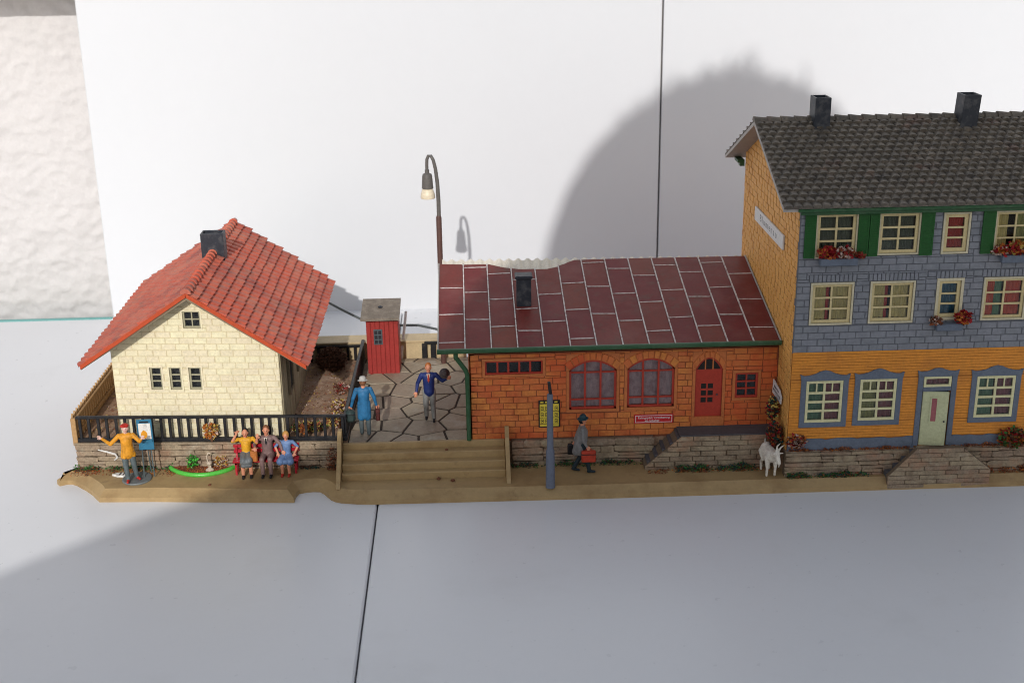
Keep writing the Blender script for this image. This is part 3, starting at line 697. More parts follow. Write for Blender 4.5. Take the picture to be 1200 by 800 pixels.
f = Fr(0, 43.5, 0, -1); m = MB(f); m.prism([(0, ZP - 0.1), (5.2, ZP - 0.1), (5.2, 4.3), (0, 5.4)], -0.15, 0, 'xz'); sw = part('wall', m, ORANGEJ, shed)
bricks(sw, f, 0.02, 5.18, ZP - 0.04, 5.4, 0.47, 0.212, ORANGE, (), [(0.2115, 1, 5.38)], seed=19, joined='side_bricks')
m = MB(); m.box(0, 9.8, 43.4, 43.55, ZP, 5.4); part('wall', m, ORANGE, shed)
# roof: panels on a slab, white standing seams
RY0, RZ0, RY1, RZ1 = 37.95, 4.42, 43.6, 5.64
RVv = Vector((0, RY1 - RY0, RZ1 - RZ0)); RN = Vector((0, -(RZ1 - RZ0), RY1 - RY0)).normalized()
def RPt(x, v, h=0.0): return (x, RY0 + RVv.y * v + RN.y * h, RZ0 + RVv.z * v + RN.z * h)
TOPX = [(-1.2, 0.988), (-0.86, 0.988), (-0.06, 0.975), (0.75, 0.973), (1.28, 0.924), (1.87, 0.897), (2.76, 0.90), (3.31, 0.939), (3.76, 1.0), (4.6, 1.003), (10.2, 0.997)]
def vtop(x):
    for (xa, va), (xb, vb) in zip(TOPX, TOPX[1:]):
        if xa <= x <= xb:
            t = (x - xa) / (xb - xa); return va + (vb - va) * t
    return 0.99
def rquad(m, pts, h0, h1):                            # prism on the roof plane
    n = len(pts); vs = [RPt(x, v, h0) for x, v in pts] + [RPt(x, v, h1) for x, v in pts]
    m.add(vs, [tuple(range(n - 1, -1, -1)), tuple(range(n, 2 * n))] + [(i, (i + 1) % n, n + (i + 1) % n, n + i) for i in range(n)])
m = MB(); xs = [-0.98 + i * 0.2 for i in range(54)] + [9.84]
rquad(m, [(-0.98, -0.005), (9.84, -0.005)] + [(x, min(0.86, vtop(x) - 0.004)) for x in xs[::-1]], -0.1, 0.0)
rquad(m, [(-0.98, 0.861), (9.84, 0.861)] + [(x, vtop(x) - 0.004) for x in xs[::-1]], -0.012, 0.0); rf = part('roof', m, PANEL, shed)
SEAMS = [[0.687, 0.38, 0.076], [0.933, 0.629, 0.316], [0.849, 0.541, 0.234], [0.767, 0.424, 0.18], [0.897, 0.585, 0.275], [0.711, 0.4, 0.083], [0.959, 0.661, 0.344], [0.874, 0.572, 0.261], [0.781, 0.465, 0.143], [0.904, 0.598, 0.284], [0.81, 0.51, 0.184], [0.922, 0.615, 0.299], [0.774, 0.468, 0.152]]
cx = [-0.97] + [-0.12 + 0.827 * k for k in range(12)] + [9.83]
for k in range(13):
    a, b = cx[k] + 0.03, cx[k + 1] - 0.03; lv = [0.0] + sorted(SEAMS[k]) + [9]
    for j in range(len(lv) - 1):
        v0 = lv[j] + 0.004; nn = 4; hi = [min(lv[j + 1] - 0.004, vtop(a + (b - a) * i / nn)) for i in range(nn + 1)]
        if min(hi) - v0 < 0.01: continue
        m = MB(); rquad(m, [(a, v0), (b, v0)] + [(a + (b - a) * i / nn, hi[i]) for i in range(nn, -1, -1)], 0.002, 0.014 + random.uniform(0, 0.006)); part('roof_panel', m, PANEL, rf)
    for v in SEAMS[k]:
        if v < vtop((a + b) / 2) - 0.01:
            t = random.uniform(-0.004, 0.004); m = MB(); rquad(m, [(a + random.uniform(0, 0.08), v - 0.0035 + t), (b - random.uniform(0, 0.08), v - 0.0035 - t), (b, v + 0.0035 - t), (a, v + 0.0035 + t)], 0.0, 0.032); part('seam', m, SEAMW, rf)
for k, x in enumerate(cx):
    m = MB(); hw = 0.019; rquad(m, [(x - hw, 0.0), (x + hw, 0.0), (x + hw, vtop(x)), (x - hw, vtop(x))], 0.0, 0.055); part('seam', m, SEAMW if 0 < k < 13 else VERGE, rf)
m = MB(); m.t = lambda x, y, z: RPt(x, y, z); m2 = MB(); vs = []; NN = 300                    # corrugated sheet behind
xx = [-0.86 + 10.6 * i / NN for i in range(NN + 1)]
for x in xx:
    h = -0.02 + 0.05 * math.cos((x + 0.86) / 0.335 * 2 * math.pi); top = 1.052 - 0.0036 * (x + 0.86)
    vs += [RPt(x, 0.82, h - 0.18), RPt(x, top, h - 0.02)]
m2.add(vs, [(2 * i, 2 * i + 2, 2 * i + 3, 2 * i + 1) for i in range(NN)])
link('corrugated_sheet', m2.mesh('corrugated_sheet', CORR, 80, fix=False), shed)
m = MB()                                               # gutter: half round
prof = [(0.0, 0.0), (-0.09, 0.0), (-0.12, -0.05), (-0.11, -0.12), (-0.05, -0.16), (0.04, -0.14), (0.04, -0.1), (-0.03, -0.11), (-0.07, -0.08), (-0.07, -0.03), (0, -0.03)]
m.prism([(37.97 + p[0], 4.47 + p[1]) for p in prof], -1.0, 9.84, 'yz'); gt = part('gutter', m, GREEN, shed)
m = MB(); m.tube([(-0.42, 38.0, 4.33), (-0.42, 38.05, 4.14), (-0.36, 38.08, 4.05), (-0.12, 38.2, 3.65), (-0.075, 38.22, 3.5), (-0.07, 38.22, 1.24)], 0.075, 10); part('downpipe', m, GREEN, gt, 40)
# flue on the roof
m = MB(); bx, by, bz = RPt(1.86, 0.5); m.box(1.62, 2.10, by - 0.3, by + 0.16, bz - 0.2, 5.92, 0.02); ch = part('flue', m, CHIM, rf)
m = MB(); m.box(1.57, 2.15, by - 0.35, by + 0.21, 5.925, 6.03, 0.03); part('cap', m, CHIM, ch)
# sign and timetable on the shed
w = thing('wall_sign', 'red enamel sign with white border on the shed wall left of the door', 'sign', (5.9, 38.24, 1.8))
m = MB(SH); m.box(5.27, 6.54, 0.04, 0.065, 1.64, 1.95, 0.004); part('board', m, SIGNRED, w)
m = MB(SH); ring(m, 5.31, 6.50, 1.67, 1.92, 0.018, 0.06, 0.0665); part('border', m, WHITE, w)
text('Reisegepäck Versicherung', 0.105, SH, 5.905, 1.835, 0.0668, WHITE, w, sx=0.93, bold=0.004)
text('am Schalter', 0.10, SH, 5.85, 1.735, 0.0668, WHITE, w, bold=0.008)
w = thing('timetable', 'yellow timetable poster in a dark frame on the shed wall behind the grey post', 'poster', (2.5, 38.24, 2.0))
m = MB(SH); m.box(2.18, 2.87, 0.04, 0.06, 1.60, 2.54, 0.004); part('frame', m, BLACK, w)
m = MB(SH); m.box(2.22, 2.83, 0.05, 0.066, 1.64, 2.41); part('sheet', m, SIGNY, w)
for r in range(3):
    z0 = 2.33 - r * 0.22
    for c in range(4):
        m = MB(SH); s = 2.25 + c * 0.15; ring(m, s, s + 0.09, z0 - 0.13, z0, 0.018, 0.06, 0.0675); m.box(s + 0.03, s + 0.07, 0.06, 0.0675, z0 - 0.08, z0 - 0.05); part('print', m, INK, w)
    m = MB(SH); m.box(2.22, 2.83, 0.06, 0.0675, z0 - 0.175, z0 - 0.16); part('print', m, INK, w)
for c in range(4):
    m = MB(SH); s = 2.24 + c * 0.15; m.box(s, s + 0.1, 0.055, 0.0625, 2.45, 2.50); part('print', m, SIGNY, w)

# ------------------------------------------------------------------ tall house
TX0, TX1, TY0, TY1 = 9.9, 18.6, 36.75, 44.45
hs = thing('tall_house', 'tall station house with blue brick storeys above a yellow ground floor', 'house', (14.2, 40.6, ZP))
T = Fr(TX0, TY0, 1, 0); ox = TX0
def L_(a, b, c, e): return (a - ox, b - ox, c, e)
top = [L_(10.42, 11.58, 7.50, 8.80), L_(12.30, 13.46, 7.56, 8.78), L_(14.24, 14.95, 7.56, 8.72), L_(15.80, 17.0, 7.50, 8.74)]
mid = [L_(10.39, 11.59, 5.41, 6.64), L_(12.20, 13.46, 5.42, 6.64), L_(14.25, 14.92, 5.50, 6.66), L_(15.66, 16.90, 5.43, 6.68)]
low = [L_(10.39, 11.53, 2.16, 3.54), L_(12.07, 13.21, 2.18, 3.55), L_(15.73, 16.94, 2.17, 3.55)]
dr = L_(14.05, 14.93, 1.27, 3.10); tr = L_(14.06, 14.92, 3.24, 3.58)
low.append((17.75 - ox, 18.6 - ox - 0.15, 2.16, 3.54))
SPL = 4.45
wb = wall_core(hs, T, 0, TX1 - ox, SPL, 8.95, 0.15, BLUEJ, top + mid)
def grow(h, g): return (h[0] - g, h[1] + g, h[2] - g, h[3] + g)
lint = [(h[0] - 0.12, h[1] + 0.12, h[3] + 0.07, h[3] + 0.30) for h in mid]
bricks(wb, T, 0.01, TX1 - ox - 0.01, SPL + 0.02, 8.9, 0.47, 0.215, BLUE, [grow(h, 0.07) for h in top + mid] + lint, seed=31, gap=0.02, d=0.02, jit=0.004)
for h in lint:                                         # soldier courses above the windows
    n = round((h[1] - h[0]) / 0.13); st = (h[1] - h[0]) / n
    for k in range(n):
        m = MB(T); a = h[0] + k * st; m.prism([(a + 0.012, h[2] + 0.005), (a + st - 0.012, h[2] + 0.005), (a + st - 0.012, h[3]), (a + 0.012, h[3])], 0, 0.026, 'xz', 0.01); part('soldier_brick', m, BLUE, wb)
wy = wall_core(hs, T, 0, TX1 - ox, 1.1, SPL, 0.15, pm('siding_joint', (0.40, 0.15, 0.028), 0.8, 0.2), low + [dr, tr])
m = MB(T); z = 1.6                                     # fine horizontal siding
while z < SPL - 0.02:
    for (a, b, c, e) in rect_minus((0.005, TX1 - ox - 0.005, z, z + 0.088), [grow(h, 0.02) for h in low + [dr, tr]]):
        if e - c > 0.05: m.add([(a, 0, c), (b, 0, c), (b, 0.026, c + 0.010), (a, 0.026, c + 0.010), (b, 0.010, e - 0.005), (a, 0.010, e - 0.005)], [(0, 1, 2, 3), (3, 2, 4, 5)])
    z += 0.09
link('siding', m.mesh('siding', YELLOW, None, fix=False), wy, kind='stuff')
m = MB(T); zz = random.Random(5)                         # painted plinth band with a wavy upper edge
for (a0, a1) in ((0.0, dr[0] - 0.12), (dr[1] + 0.12, TX1 - ox)):
    n = int((a1 - a0) / 0.2); up = [(a0 + (a1 - a0) * i / n, 1.58 + zz.uniform(-0.03, 0.03)) for i in range(n + 1)]
    m.prism([(a0, 1.12), (a1, 1.12)] + up[::-1], 0.0, 0.03, 'xz')
part('plinth', m, BLUETRIM, hs)
m = MB(T); m.box(0.1, TX1 - ox - 0.1, -0.75, -0.6, 1.2, 8.9); part('interior', m, DARK, hs)
CUR = {k: pm('curtain_' + k, c, 0.85, 0.25, 4, 0.3, 25, grain=0.04) for k, c in dict(green=(0.16, 0.30, 0.18), red=(0.55, 0.06, 0.05), plum=(0.34, 0.11, 0.12), straw=(0.80, 0.64, 0.26), teal=(0.03, 0.13, 0.20), grey=(0.12, 0.14, 0.10), vermilion=(0.75, 0.11, 0.05), olive=(0.42, 0.40, 0.15)).items()}
window(hs, T, *top[0], 2, 3, WFRAME, 0.09, 0.06, 0.05, WWHITE, 0.045, [(0.02, 0.98, CUR['grey'])])
window(hs, T, *top[1], 2, 3, WFRAME, 0.09, 0.06, 0.05, WWHITE, 0.045, [(0.02, 0.98, CUR['grey'])])
window(hs, T, *top[2], 1, 3, WFRAME, 0.11, 0.055, 0.05, WWHITE, 0.055, [(0.0, 1.0, CUR['red'])])
window(hs, T, *top[3], 2, 3, WFRAME, 0.07, 0.05, 0.05, WWHITE, 0.045, [(0.0, 0.3, CUR['straw']), (0.55, 1.0, CUR['olive'])])
window(hs, T, *mid[0], 2, 3, WFRAME, 0.09, 0.055, 0.05, WWHITE, 0.055, [(0.0, 0.36, CUR['straw']), (0.36, 0.46, CUR['red']), (0.55, 1.0, CUR['straw'])])
window(hs, T, *mid[1], 2, 3, WFRAME, 0.09, 0.055, 0.05, WWHITE, 0.055, [(0.0, 0.33, CUR['straw']), (0.33, 0.42, CUR['red']), (0.52, 1.0, CUR['straw'])])
window(hs, T, *mid[2], 1, 3, WFRAME, 0.10, 0.055, 0.05, WWHITE, 0.08, [(0.0, 1.0, CUR['teal'])])
window(hs, T, *mid[3], 2, 3, WFRAME, 0.08, 0.055, 0.05, WWHITE, 0.055, [(0.0, 0.25, CUR['vermilion']), (0.25, 0.45, CUR['green']), (0.52, 1.0, CUR['vermilion'])])
GF = pm('ground_window_cream', (0.66, 0.62, 0.36), 0.5, 0.12, 3, 0.1, 25)
cs = [[(0.0, 0.5, CUR['green']), (0.5, 1.0, CUR['plum'])], [(0.0, 0.45, CUR['olive']), (0.5, 1.0, CUR['plum'])], [(0.0, 0.45, CUR['green']), (0.48, 1.0, CUR['plum'])], [(0.0, 1.0, CUR['green'])]]
for h, c in zip(low, cs):
    k0, k1 = h[2] + 0.08, h[3] - 0.08; H = k1 - k0
    w = window(hs, T, *h, 2, 4, GF, 0.08, 0.07, -0.02, None, 0, c, [k0, k0 + 0.245 * H, k0 + 0.49 * H, k0 + 0.735 * H, k1])
    q = MB(T)
    for x in (0.25, 0.75):
        s = h[0] + 0.08 + (h[1] - h[0] - 0.16) * x; q.box(s - 0.02, s + 0.02, 0.0, 0.034, k0 + 0.745 * H, k1)
    part('glazing_bar', q, GF, w)
def surround(h, bottom=True, peak=0.18):
    a, b, c, e = h; w_ = 0.17; m = MB(T)
    m.box(a - w_, a - 0.01, 0.0, 0.05, c - (w_ if bottom else 0), e + 0.05); m.box(b + 0.01, b + w_, 0.0, 0.05, c - (w_ if bottom else 0), e + 0.05)
    if bottom: m.box(a - 0.01, b + 0.01, 0.0, 0.05, c - w_, c - 0.01)
    n = 12; up = []
    for i in range(n + 1):
        t = i / n; up.append((a - w_ - 0.04 + (b - a + 2 * w_ + 0.08) * t, e + 0.17 + peak * math.exp(-((t - 0.5) / 0.2) ** 2) + (0.05 if i in (0, n) else 0)))
    m.prism([(a - w_, e + 0.01), (b + w_, e + 0.01)] + up[::-1], 0.0, 0.065, 'xz')
    part('surround', m, BLUETRIM, hs)
for h in low: surround(h)
surround((dr[0], dr[1], dr[2], tr[3]), False, 0.12)
m = MB(T); m.box(dr[0], dr[1], -0.1, 0.05, dr[3], tr[2]); part('transom_rail', m, BLUETRIM, hs)
window(hs, T, *tr, 1, 1, GF, 0.07, 0.04, -0.02, None, 0, [(0, 1, CUR['plum'])])
DOORG = pm('door_pale_green', (0.52, 0.53, 0.32), 0.5, 0.1, 2)
f = Fr(TX0 + dr[0], TY0 - 0.02, 0.98, -0.14)           # door leaf stands slightly ajar
m = MB(f); m.box(0.02, 0.82, -0.06, 0.0, dr[2], dr[3] - 0.02, 0.012); ring(m, 0.26, 0.52, 2.05, 2.92, 0.05, -0.01, 0.02); door = part('door', m, DOORG, hs)
m = MB(f); m.box(0.3, 0.48, -0.004, 0.006, 2.09, 2.88); part('pane', m, CUR['plum'], door)
m = MB(f); m.ell((0.73, 0.02, 2.1), (0.028, 0.028, 0.028), 8, 6); part('handle', m, CHIM, door)
for (a, b, z0, z1) in ((10.03, 10.36, 7.48, 8.86), (11.63, 11.95, 7.50, 8.86), (11.97, 12.25, 7.50, 8.86), (13.51, 13.90, 7.49, 8.83), (15.36, 15.74, 7.49, 8.8), (17.06, 17.45, 7.49, 8.8)):
    m = MB(T); a -= ox; b -= ox; m.box(a, b, 0.03, 0.075, z0, z1, 0.006); ring(m, a, b, z0, z1, 0.05, 0.07, 0.088); zz_ = z0 + 0.08
    while zz_ < z1 - 0.08: m.box(a + 0.05, b - 0.05, 0.07, 0.082, zz_, zz_ + 0.045); zz_ += 0.075
    part('shutter', m, SHUT, hs)
# gable end facing the shed
GA = Fr(TX0, TY1, 0, -1); GL = TY1 - TY0
yr = 40.85; sr = TY1 - yr
def gz(s): return 9.3 + (10.75 - 9.3) * s / sr if s < sr else 10.75 - (10.75 - 8.95) * (s - sr) / (GL - sr)
c1 = (-(10.75 - 9.3) / sr, 1, 9.3); k2 = (10.75 - 8.95) / (GL - sr); c2 = (k2, 1, 10.75 + k2 * sr)
m = MB(GA); m.prism([(0, 1.1), (GL - 0.03, 1.1), (GL - 0.03, gz(GL)), (sr, 10.75), (0, 9.3)], -0.14, -0.001, 'xz'); ga = part('gable', m, TORANGEJ, hs)
bricks(ga, GA, 0.0, GL - 0.03, 1.15, 10.8, 0.40, 0.217, TORANGE, (), [c1, c2], seed=44, joined='gable_bricks', gap=0.07, gz=0.016, d=0.02)
m = MB(); m.box(TX1 - 0.14, TX1, TY0 + 0.15, TY1, 1.1, 9.0); m.prism([(TY0 + 0.15, 9.0), (TY1, 9.0), (yr, 10.75)], TX1 - 0.14, TX1, 'yz'); part('gable', m, TORANGE, hs)
m = MB(); m.box(TX0 + 0.14, TX1 - 0.14, TY1 - 0.14, TY1, 1.1, 9.2); part('wall', m, TORANGE, hs)
# roof
RX0, RX1 = 9.31, 18.95; FY, FZ, BY, BZ, RDZ = 36.5, 9.08, 45.15, 8.98, 10.90
m = MB(); m.prism([(FY, FZ - 0.02), (yr, RDZ - 0.02), (BY, BZ - 0.02), (BY, BZ - 0.13), (yr, RDZ - 0.15), (FY, FZ - 0.13)], RX0, RX1, 'yz'); rf = part('roof', m, VERGE, hs)
dF = Vector((0, yr - FY, RDZ - FZ)); dB = Vector((0, yr - BY, RDZ - BZ))
tiles('roof_tiles', hs, (RX0, FY, FZ - 0.02), (1, 0, 0), dF, (0, -dF.z, dF.y), RX1 - RX0, dF.length, 0.285, 0.285, DARKTILE, 0.055, 15, 0.025, 0.08)
tiles('roof_tiles', hs, (RX1, BY, BZ - 0.02), (-1, 0, 0), dB, (0, dF.z, dF.y), RX1 - RX0, dB.length, 0.285, 0.285, DARKTILE, 0.055, 16, 0.025, 0.08)
ridge_caps(hs, (RX0, yr, RDZ + 0.03), (RX1, yr, RDZ + 0.03), 0.14, 22, DARKTILE, 4, 0.09)
m = MB(); m.box(TX0 - 0.05, TX1 + 0.1, 36.55, 36.73, 8.82, 9.02, 0.02); m.box(TX0 - 0.15, TX1 + 0.15, 36.46, 36.56, 8.93, 9.03, 0.02); part('eaves_board', m, GREEN, hs)
m = MB(); m.prism([(44.46, 8.8), (45.0, 8.8), (45.1, 8.9), (44.46, 8.9)], 9.62, 9.86, 'yz'); m.box(9.7, 9.86, 44.46, 44.7, 8.68, 8.8); part('bracket', m, GREEN, hs)
chimney(rf, 11.1, 11.6, 40.28, 40.95, 10.4, 11.66)
chimney(rf, 15.74, 16.28, 40.22, 40.9, 10.3, 11.66, tilt=0.06)
# station sign and small sign on the gable
w = thing('station_sign', 'long white name sign with black lettering on the ochre gable', 'sign', GA(4.1, 0.1, 7.5))
m = MB(GA); m.box(TY1 - 42.32, TY1 - 38.36, 0.03, 0.09, 7.29, 7.75, 0.006); part('board', m, WHITE, w)
text('Blumenau', 0.33, GA, TY1 - 40.35, 7.535, 0.0905, INK, w, sx=1.35, sp=1.4)
w = thing('small_wall_sign', 'small white sign with black print on the gable beside the shed corner', 'sign', GA(6.1, 0.1, 2.7))
f2 = Fr(9.74, 38.2, 0.1, -0.8); m = MB(f2); m.prism([(0, 2.62), (0.75, 2.50), (0.8, 2.72), (0.6, 2.92), (0.02, 3.08)], 0.0, 0.03, 'xz'); part('board', m, WHITE, w)
for (z, a, b) in ((2.86, 0.14, 0.55), (2.73, 0.06, 0.66)):
    s = a
    while s < b:
        m = MB(f2); m.box(s, s + 0.035, 0.02, 0.034, z - s * 0.15, z + 0.09 - s * 0.15); m.box(s + 0.01, s + 0.06, 0.02, 0.0335, z + 0.03 - s * 0.15, z + 0.05 - s * 0.15); part('print', m, INK, w); s += 0.085
#PART2
# ------------------------------------------------------------------ red hut
hut = thing('hut', 'small red boarded hut with grey roof on the paving', 'hut', (-3.13, 45.1, ZP))
hx0, hx1, hy0, hy1 = -3.72, -2.55, 44.5, 45.65
m = MB(); m.box(hx0 + 0.03, hx1 - 0.03, hy0 + 0.03, hy1, ZP - 0.02, 3.42); hw = part('wall', m, pm('hut_groove', (0.27, 0.028, 0.022), 0.7, 0.2), hut)
f = Fr(hx0, hy0 + 0.03, 1, 0); n = 7; st = (hx1 - hx0) / n
for k in range(n):
    m = MB(f); m.box(k * st + 0.008, (k + 1) * st - 0.008, 0, 0.03 + random.uniform(0, 0.008), ZP - 0.02, 3.41, 0.008); part('plank', m, HUTRED, hw)
f2 = Fr(hx1 - 0.03, hy0 + 0.04, 0, 1)
for k in range(n):
    m = MB(f2); m.box(k * 0.16 + 0.008, (k + 1) * 0.16 - 0.008, 0, 0.03, ZP - 0.02, 3.43, 0.008); part('plank', m, HUTRED, hw)
m = MB(f); m.box(0.27, 0.59, 0.02, 0.055, 2.38, 2.97, 0.01); wn = part('window', m, pm('hut_frame', (0.09, 0.11, 0.12), 0.5, 0.1), hut)
for i in range(2):
    for j in range(3):
        m = MB(f); s = 0.30 + i * 0.14; z = 2.42 + j * 0.18; m.box(s, s + 0.11, 0.045, 0.061, z, z + 0.14, 0.004); part('pane', m, INK, wn)
m = MB(); m.prism([(44.22, 3.38), (44.22, 3.47), (45.85, 3.72), (45.85, 3.62)], -3.88, -2.48, 'yz'); rf = part('roof', m, HUTROOF, hut)
m = MB(); m.ell((-3.2, 45.1, 3.63), (0.09, 0.07, 0.05), 8, 6); part('vent', m, CHIM, rf)

# ------------------------------------------------------------------ lamp, post, wire, rod
lp = thing('street_lamp', 'tall curved street lamp with cream shade behind the shed roof', 'lamp', (-0.93, 45.5, ZP))
LY = 45.5
m = MB(); m.lathe((-0.96, LY, ZP - 0.02), [(0.1, 0), (0.1, 0.1), (0.1, 0.9), (0.1, 1.0), (0.1, 5.6), (0.085, 5.65), (0.06, 5.7)], 12); part('post', m, LAMPP, lp, 40)
pth = [(-0.955, LY, 6.9), (-0.95, LY, 7.4), (-0.97, LY, 8.1), (-1.02, LY, 8.6), (-1.09, LY, 8.93), (-1.17, LY, 9.08), (-1.26, LY, 9.08), (-1.315, LY, 8.95), (-1.325, LY, 8.75), (-1.325, LY, 8.5)]
m = MB(); m.tube(pth, [0.075, 0.075, 0.07, 0.065, 0.06, 0.06, 0.06, 0.06, 0.06, 0.06], 10); part('arm', m, LAMPM, lp, 40)
c = (-1.325, LY, 7.5)
m = MB(); m.lathe(c, [(0.14, 0.38), (0.21, 0.42), (0.18, 0.85), (0.16, 0.93), (0.08, 0.97), (0.08, 1.08), (0.06, 1.1)], 16); hd = part('lamp_housing', m, LAMPM, lp, 40)
m = MB(); m.lathe(c, [(0.25, 0.05), (0.265, 0.08), (0.25, 0.2), (0.2, 0.37), (0.15, 0.41)], 20); part('lamp_shade', m, LAMPW, hd, 40)

ps = thing('sign_post', 'bare slate grey post with a broken dark tip in front of the shed', 'post', (2.43, 36.46, ZB))
m = MB(); m.lathe((2.43, 36.46, ZB - 0.01), [(0.15, 0), (0.145, 0.05), (0.135, 1.2), (0.13, 1.24), (0.105, 1.28), (0.095, 2.4), (0.09, 3.1), (0.07, 3.13)], 14); part('shaft', m, GREYPOST, ps, 40)
m = MB(); m.tube([(2.46, 36.46, 3.4), (2.43, 36.46, 3.6), (2.40, 36.45, 3.86)], [0.05, 0.055, 0.05], 6); part('broken_tip', m, BLACK, ps, 40)

m = MB(); m.tube([(-8.2, 51.5, 0.05), (-7.4, 51.2, 1.2), (-6.6, 50.6, 2.35), (-5.9, 50.2, 2.4), (-5.0, 49.6, 2.08), (-4.2, 49.0, 1.86), (-3.4, 49.0, 1.66), (-2.82, 49, 1.6), (-2.0, 49, 1.58), (-1.25, 48.5, 1.56), (-0.4, 47.6, 1.2), (0.2, 47.3, 0.05)], 0.05, 8)
link('cable', m.mesh('cable', WIRE, 60), None, label='thin grey cable running behind the hut and the fence', category='cable')
m = MB(); m.tube([(-2.37, 47.0, 2.82), (-2.42, 46.7, 2.4), (-2.55, 46.1, 1.5), (-2.56, 46.05, 1.24)], [0.05, 0.055, 0.06, 0.06], 6)
link('plastic_rod', m.mesh('plastic_rod', pm('milky_plastic', (0.75, 0.72, 0.66), 0.3, 0.1), 40), None, label='pale plastic rod leaning on the parapet beside the red hut', category='rod')

# ------------------------------------------------------------------ figures (one closed skin each, grown from tapered limbs)
def cap_mesh(m, a, b, ra, rb, n=14, k=4):
    a = Vector(a); b = Vector(b); d = b - a; l = d.length
    if l < 1e-5: return m.ell(tuple(a), (ra, ra, ra), 14, 10)
    t = d / l; u = t.orthogonal().normalized(); v = t.cross(u); rings = []
    for i in range(k + 1):
        w_ = math.pi / 2 * (1 - i / k); rings.append((a - t * (ra * math.sin(w_)), max(ra * math.cos(w_), ra * 0.02)))
    for i in range(k + 1):
        w_ = math.pi / 2 * (i / k); rings.append((b + t * (rb * math.sin(w_)), max(rb * math.cos(w_), rb * 0.02)))
    vs = [tuple(p + (u * math.cos(6.28318 * j / n) + v * math.sin(6.28318 * j / n)) * r) for p, r in rings for j in range(n)]
    fs = [(i * n + j, i * n + (j + 1) % n, (i + 1) * n + (j + 1) % n, (i + 1) * n + j) for i in range(len(rings) - 1) for j in range(n)]
    fs += [tuple(range(n - 1, -1, -1)), tuple((len(rings) - 1) * n + j for j in range(n))]
    m.add(vs, fs)
def grow_body(name, prims, mats, voxel, loc, rz, sc, parent, part_name='body', smooth=4, sf=0.5):
    """prims: ('c', a, b, ra, rb, mat) or ('e', centre, radii, mat) in metres of a full-size figure"""
    m = MB()
    for p in prims:
        if p[0] == 'c': cap_mesh(m, p[1], p[2], p[3], p[4])
        else: m.ell(p[1], p[2], 16, 12)
    me = bpy.data.meshes.new('tmp'); me.from_pydata(m.v, [], m.f); me.update()
    b = bmesh.new(); b.from_mesh(me); bmesh.ops.recalc_face_normals(b, faces=b.faces); b.to_mesh(me); b.free()
    ob = bpy.data.objects.new('tmp', me); COL.objects.link(ob)
    md = ob.modifiers.new('r', 'REMESH'); md.mode = 'VOXEL'; md.voxel_size = voxel
    ms = ob.modifiers.new('s', 'SMOOTH'); ms.iterations = smooth; ms.factor = sf
    dg = bpy.context.evaluated_depsgraph_get(); dg.update()
    out = bpy.data.meshes.new_from_object(ob.evaluated_get(dg)); bpy.data.objects.remove(ob); bpy.data.meshes.remove(me)
    nf = len(out.polygons); cen = np.zeros(nf * 3); out.polygons.foreach_get('center', cen); cen = cen.reshape(-1, 3)
    best = np.full(nf, 1e9); idx = np.zeros(nf, int); keys = list(mats)
    for p in prims:
        if p[0] == 'c':
            a = np.array(p[1], float); d = np.array(p[2], float) - a; l2 = max(d @ d, 1e-9)
            t = np.clip(((cen - a) @ d) / l2, 0, 1); dist = np.linalg.norm(cen - a - t[:, None] * d, axis=1) - (p[3] + (p[4] - p[3]) * t); k = p[5]
        else:
            r = np.array(p[2]); dist = (np.linalg.norm((cen - np.array(p[1])) / r, axis=1) - 1) * r.min(); k = p[3]
        w_ = dist < best; best[w_] = dist[w_]; idx[w_] = keys.index(k)
    out.materials.clear()
    for k in keys: out.materials.append(mats[k])
    out.polygons.foreach_set('material_index', idx.astype('i')); out.polygons.foreach_set('use_smooth', np.ones(nf, bool))
    co = np.zeros(len(out.vertices) * 3); out.vertices.foreach_get('co', co); co = co.reshape(-1, 3) * sc
    ca, sa = math.cos(rz), math.sin(rz); x = co[:, 0] * ca - co[:, 1] * sa + loc[0]; y = co[:, 0] * sa + co[:, 1] * ca + loc[1]
    out.vertices.foreach_set('co', (np.stack([x, y, co[:, 2] + loc[2]], 1) * S).ravel()); out.update(); out.name = part_name
    return link(part_name, out, parent)
def hand(P, w_, d, side, k='skin', fist=False, r=0.013):
    w_ = Vector(w_); d = Vector(d).normalized(); s = Vector(side); s = (s - d * s.dot(d)).normalized(); n = d.cross(s)
    P.append(('c', tuple(w_), tuple(w_ + d * 0.07), 0.028, 0.036, k))
    for i, L in enumerate((0.075, 0.088, 0.08, 0.062)):
        b = w_ + d * 0.085 + s * (0.033 - 0.022 * i); q = b + d * L * 0.5 + n * (0.02 if not fist else 0.03); e = q + d * (L * 0.45 if not fist else -L * 0.2) + n * (0.025 if not fist else 0.03)
        P.append(('c', tuple(b), tuple(q), r, r * 0.95, k)); P.append(('c', tuple(q), tuple(e), r * 0.95, r * 0.8, k))
    b = w_ + d * 0.025 + s * 0.035; q = b + s * 0.035 + d * 0.035; P.append(('c', tuple(b), tuple(q), r * 1.2, r, k)); P.append(('c', tuple(q), tuple(q + d * 0.04 + n * 0.02), r, r * 0.85, k))
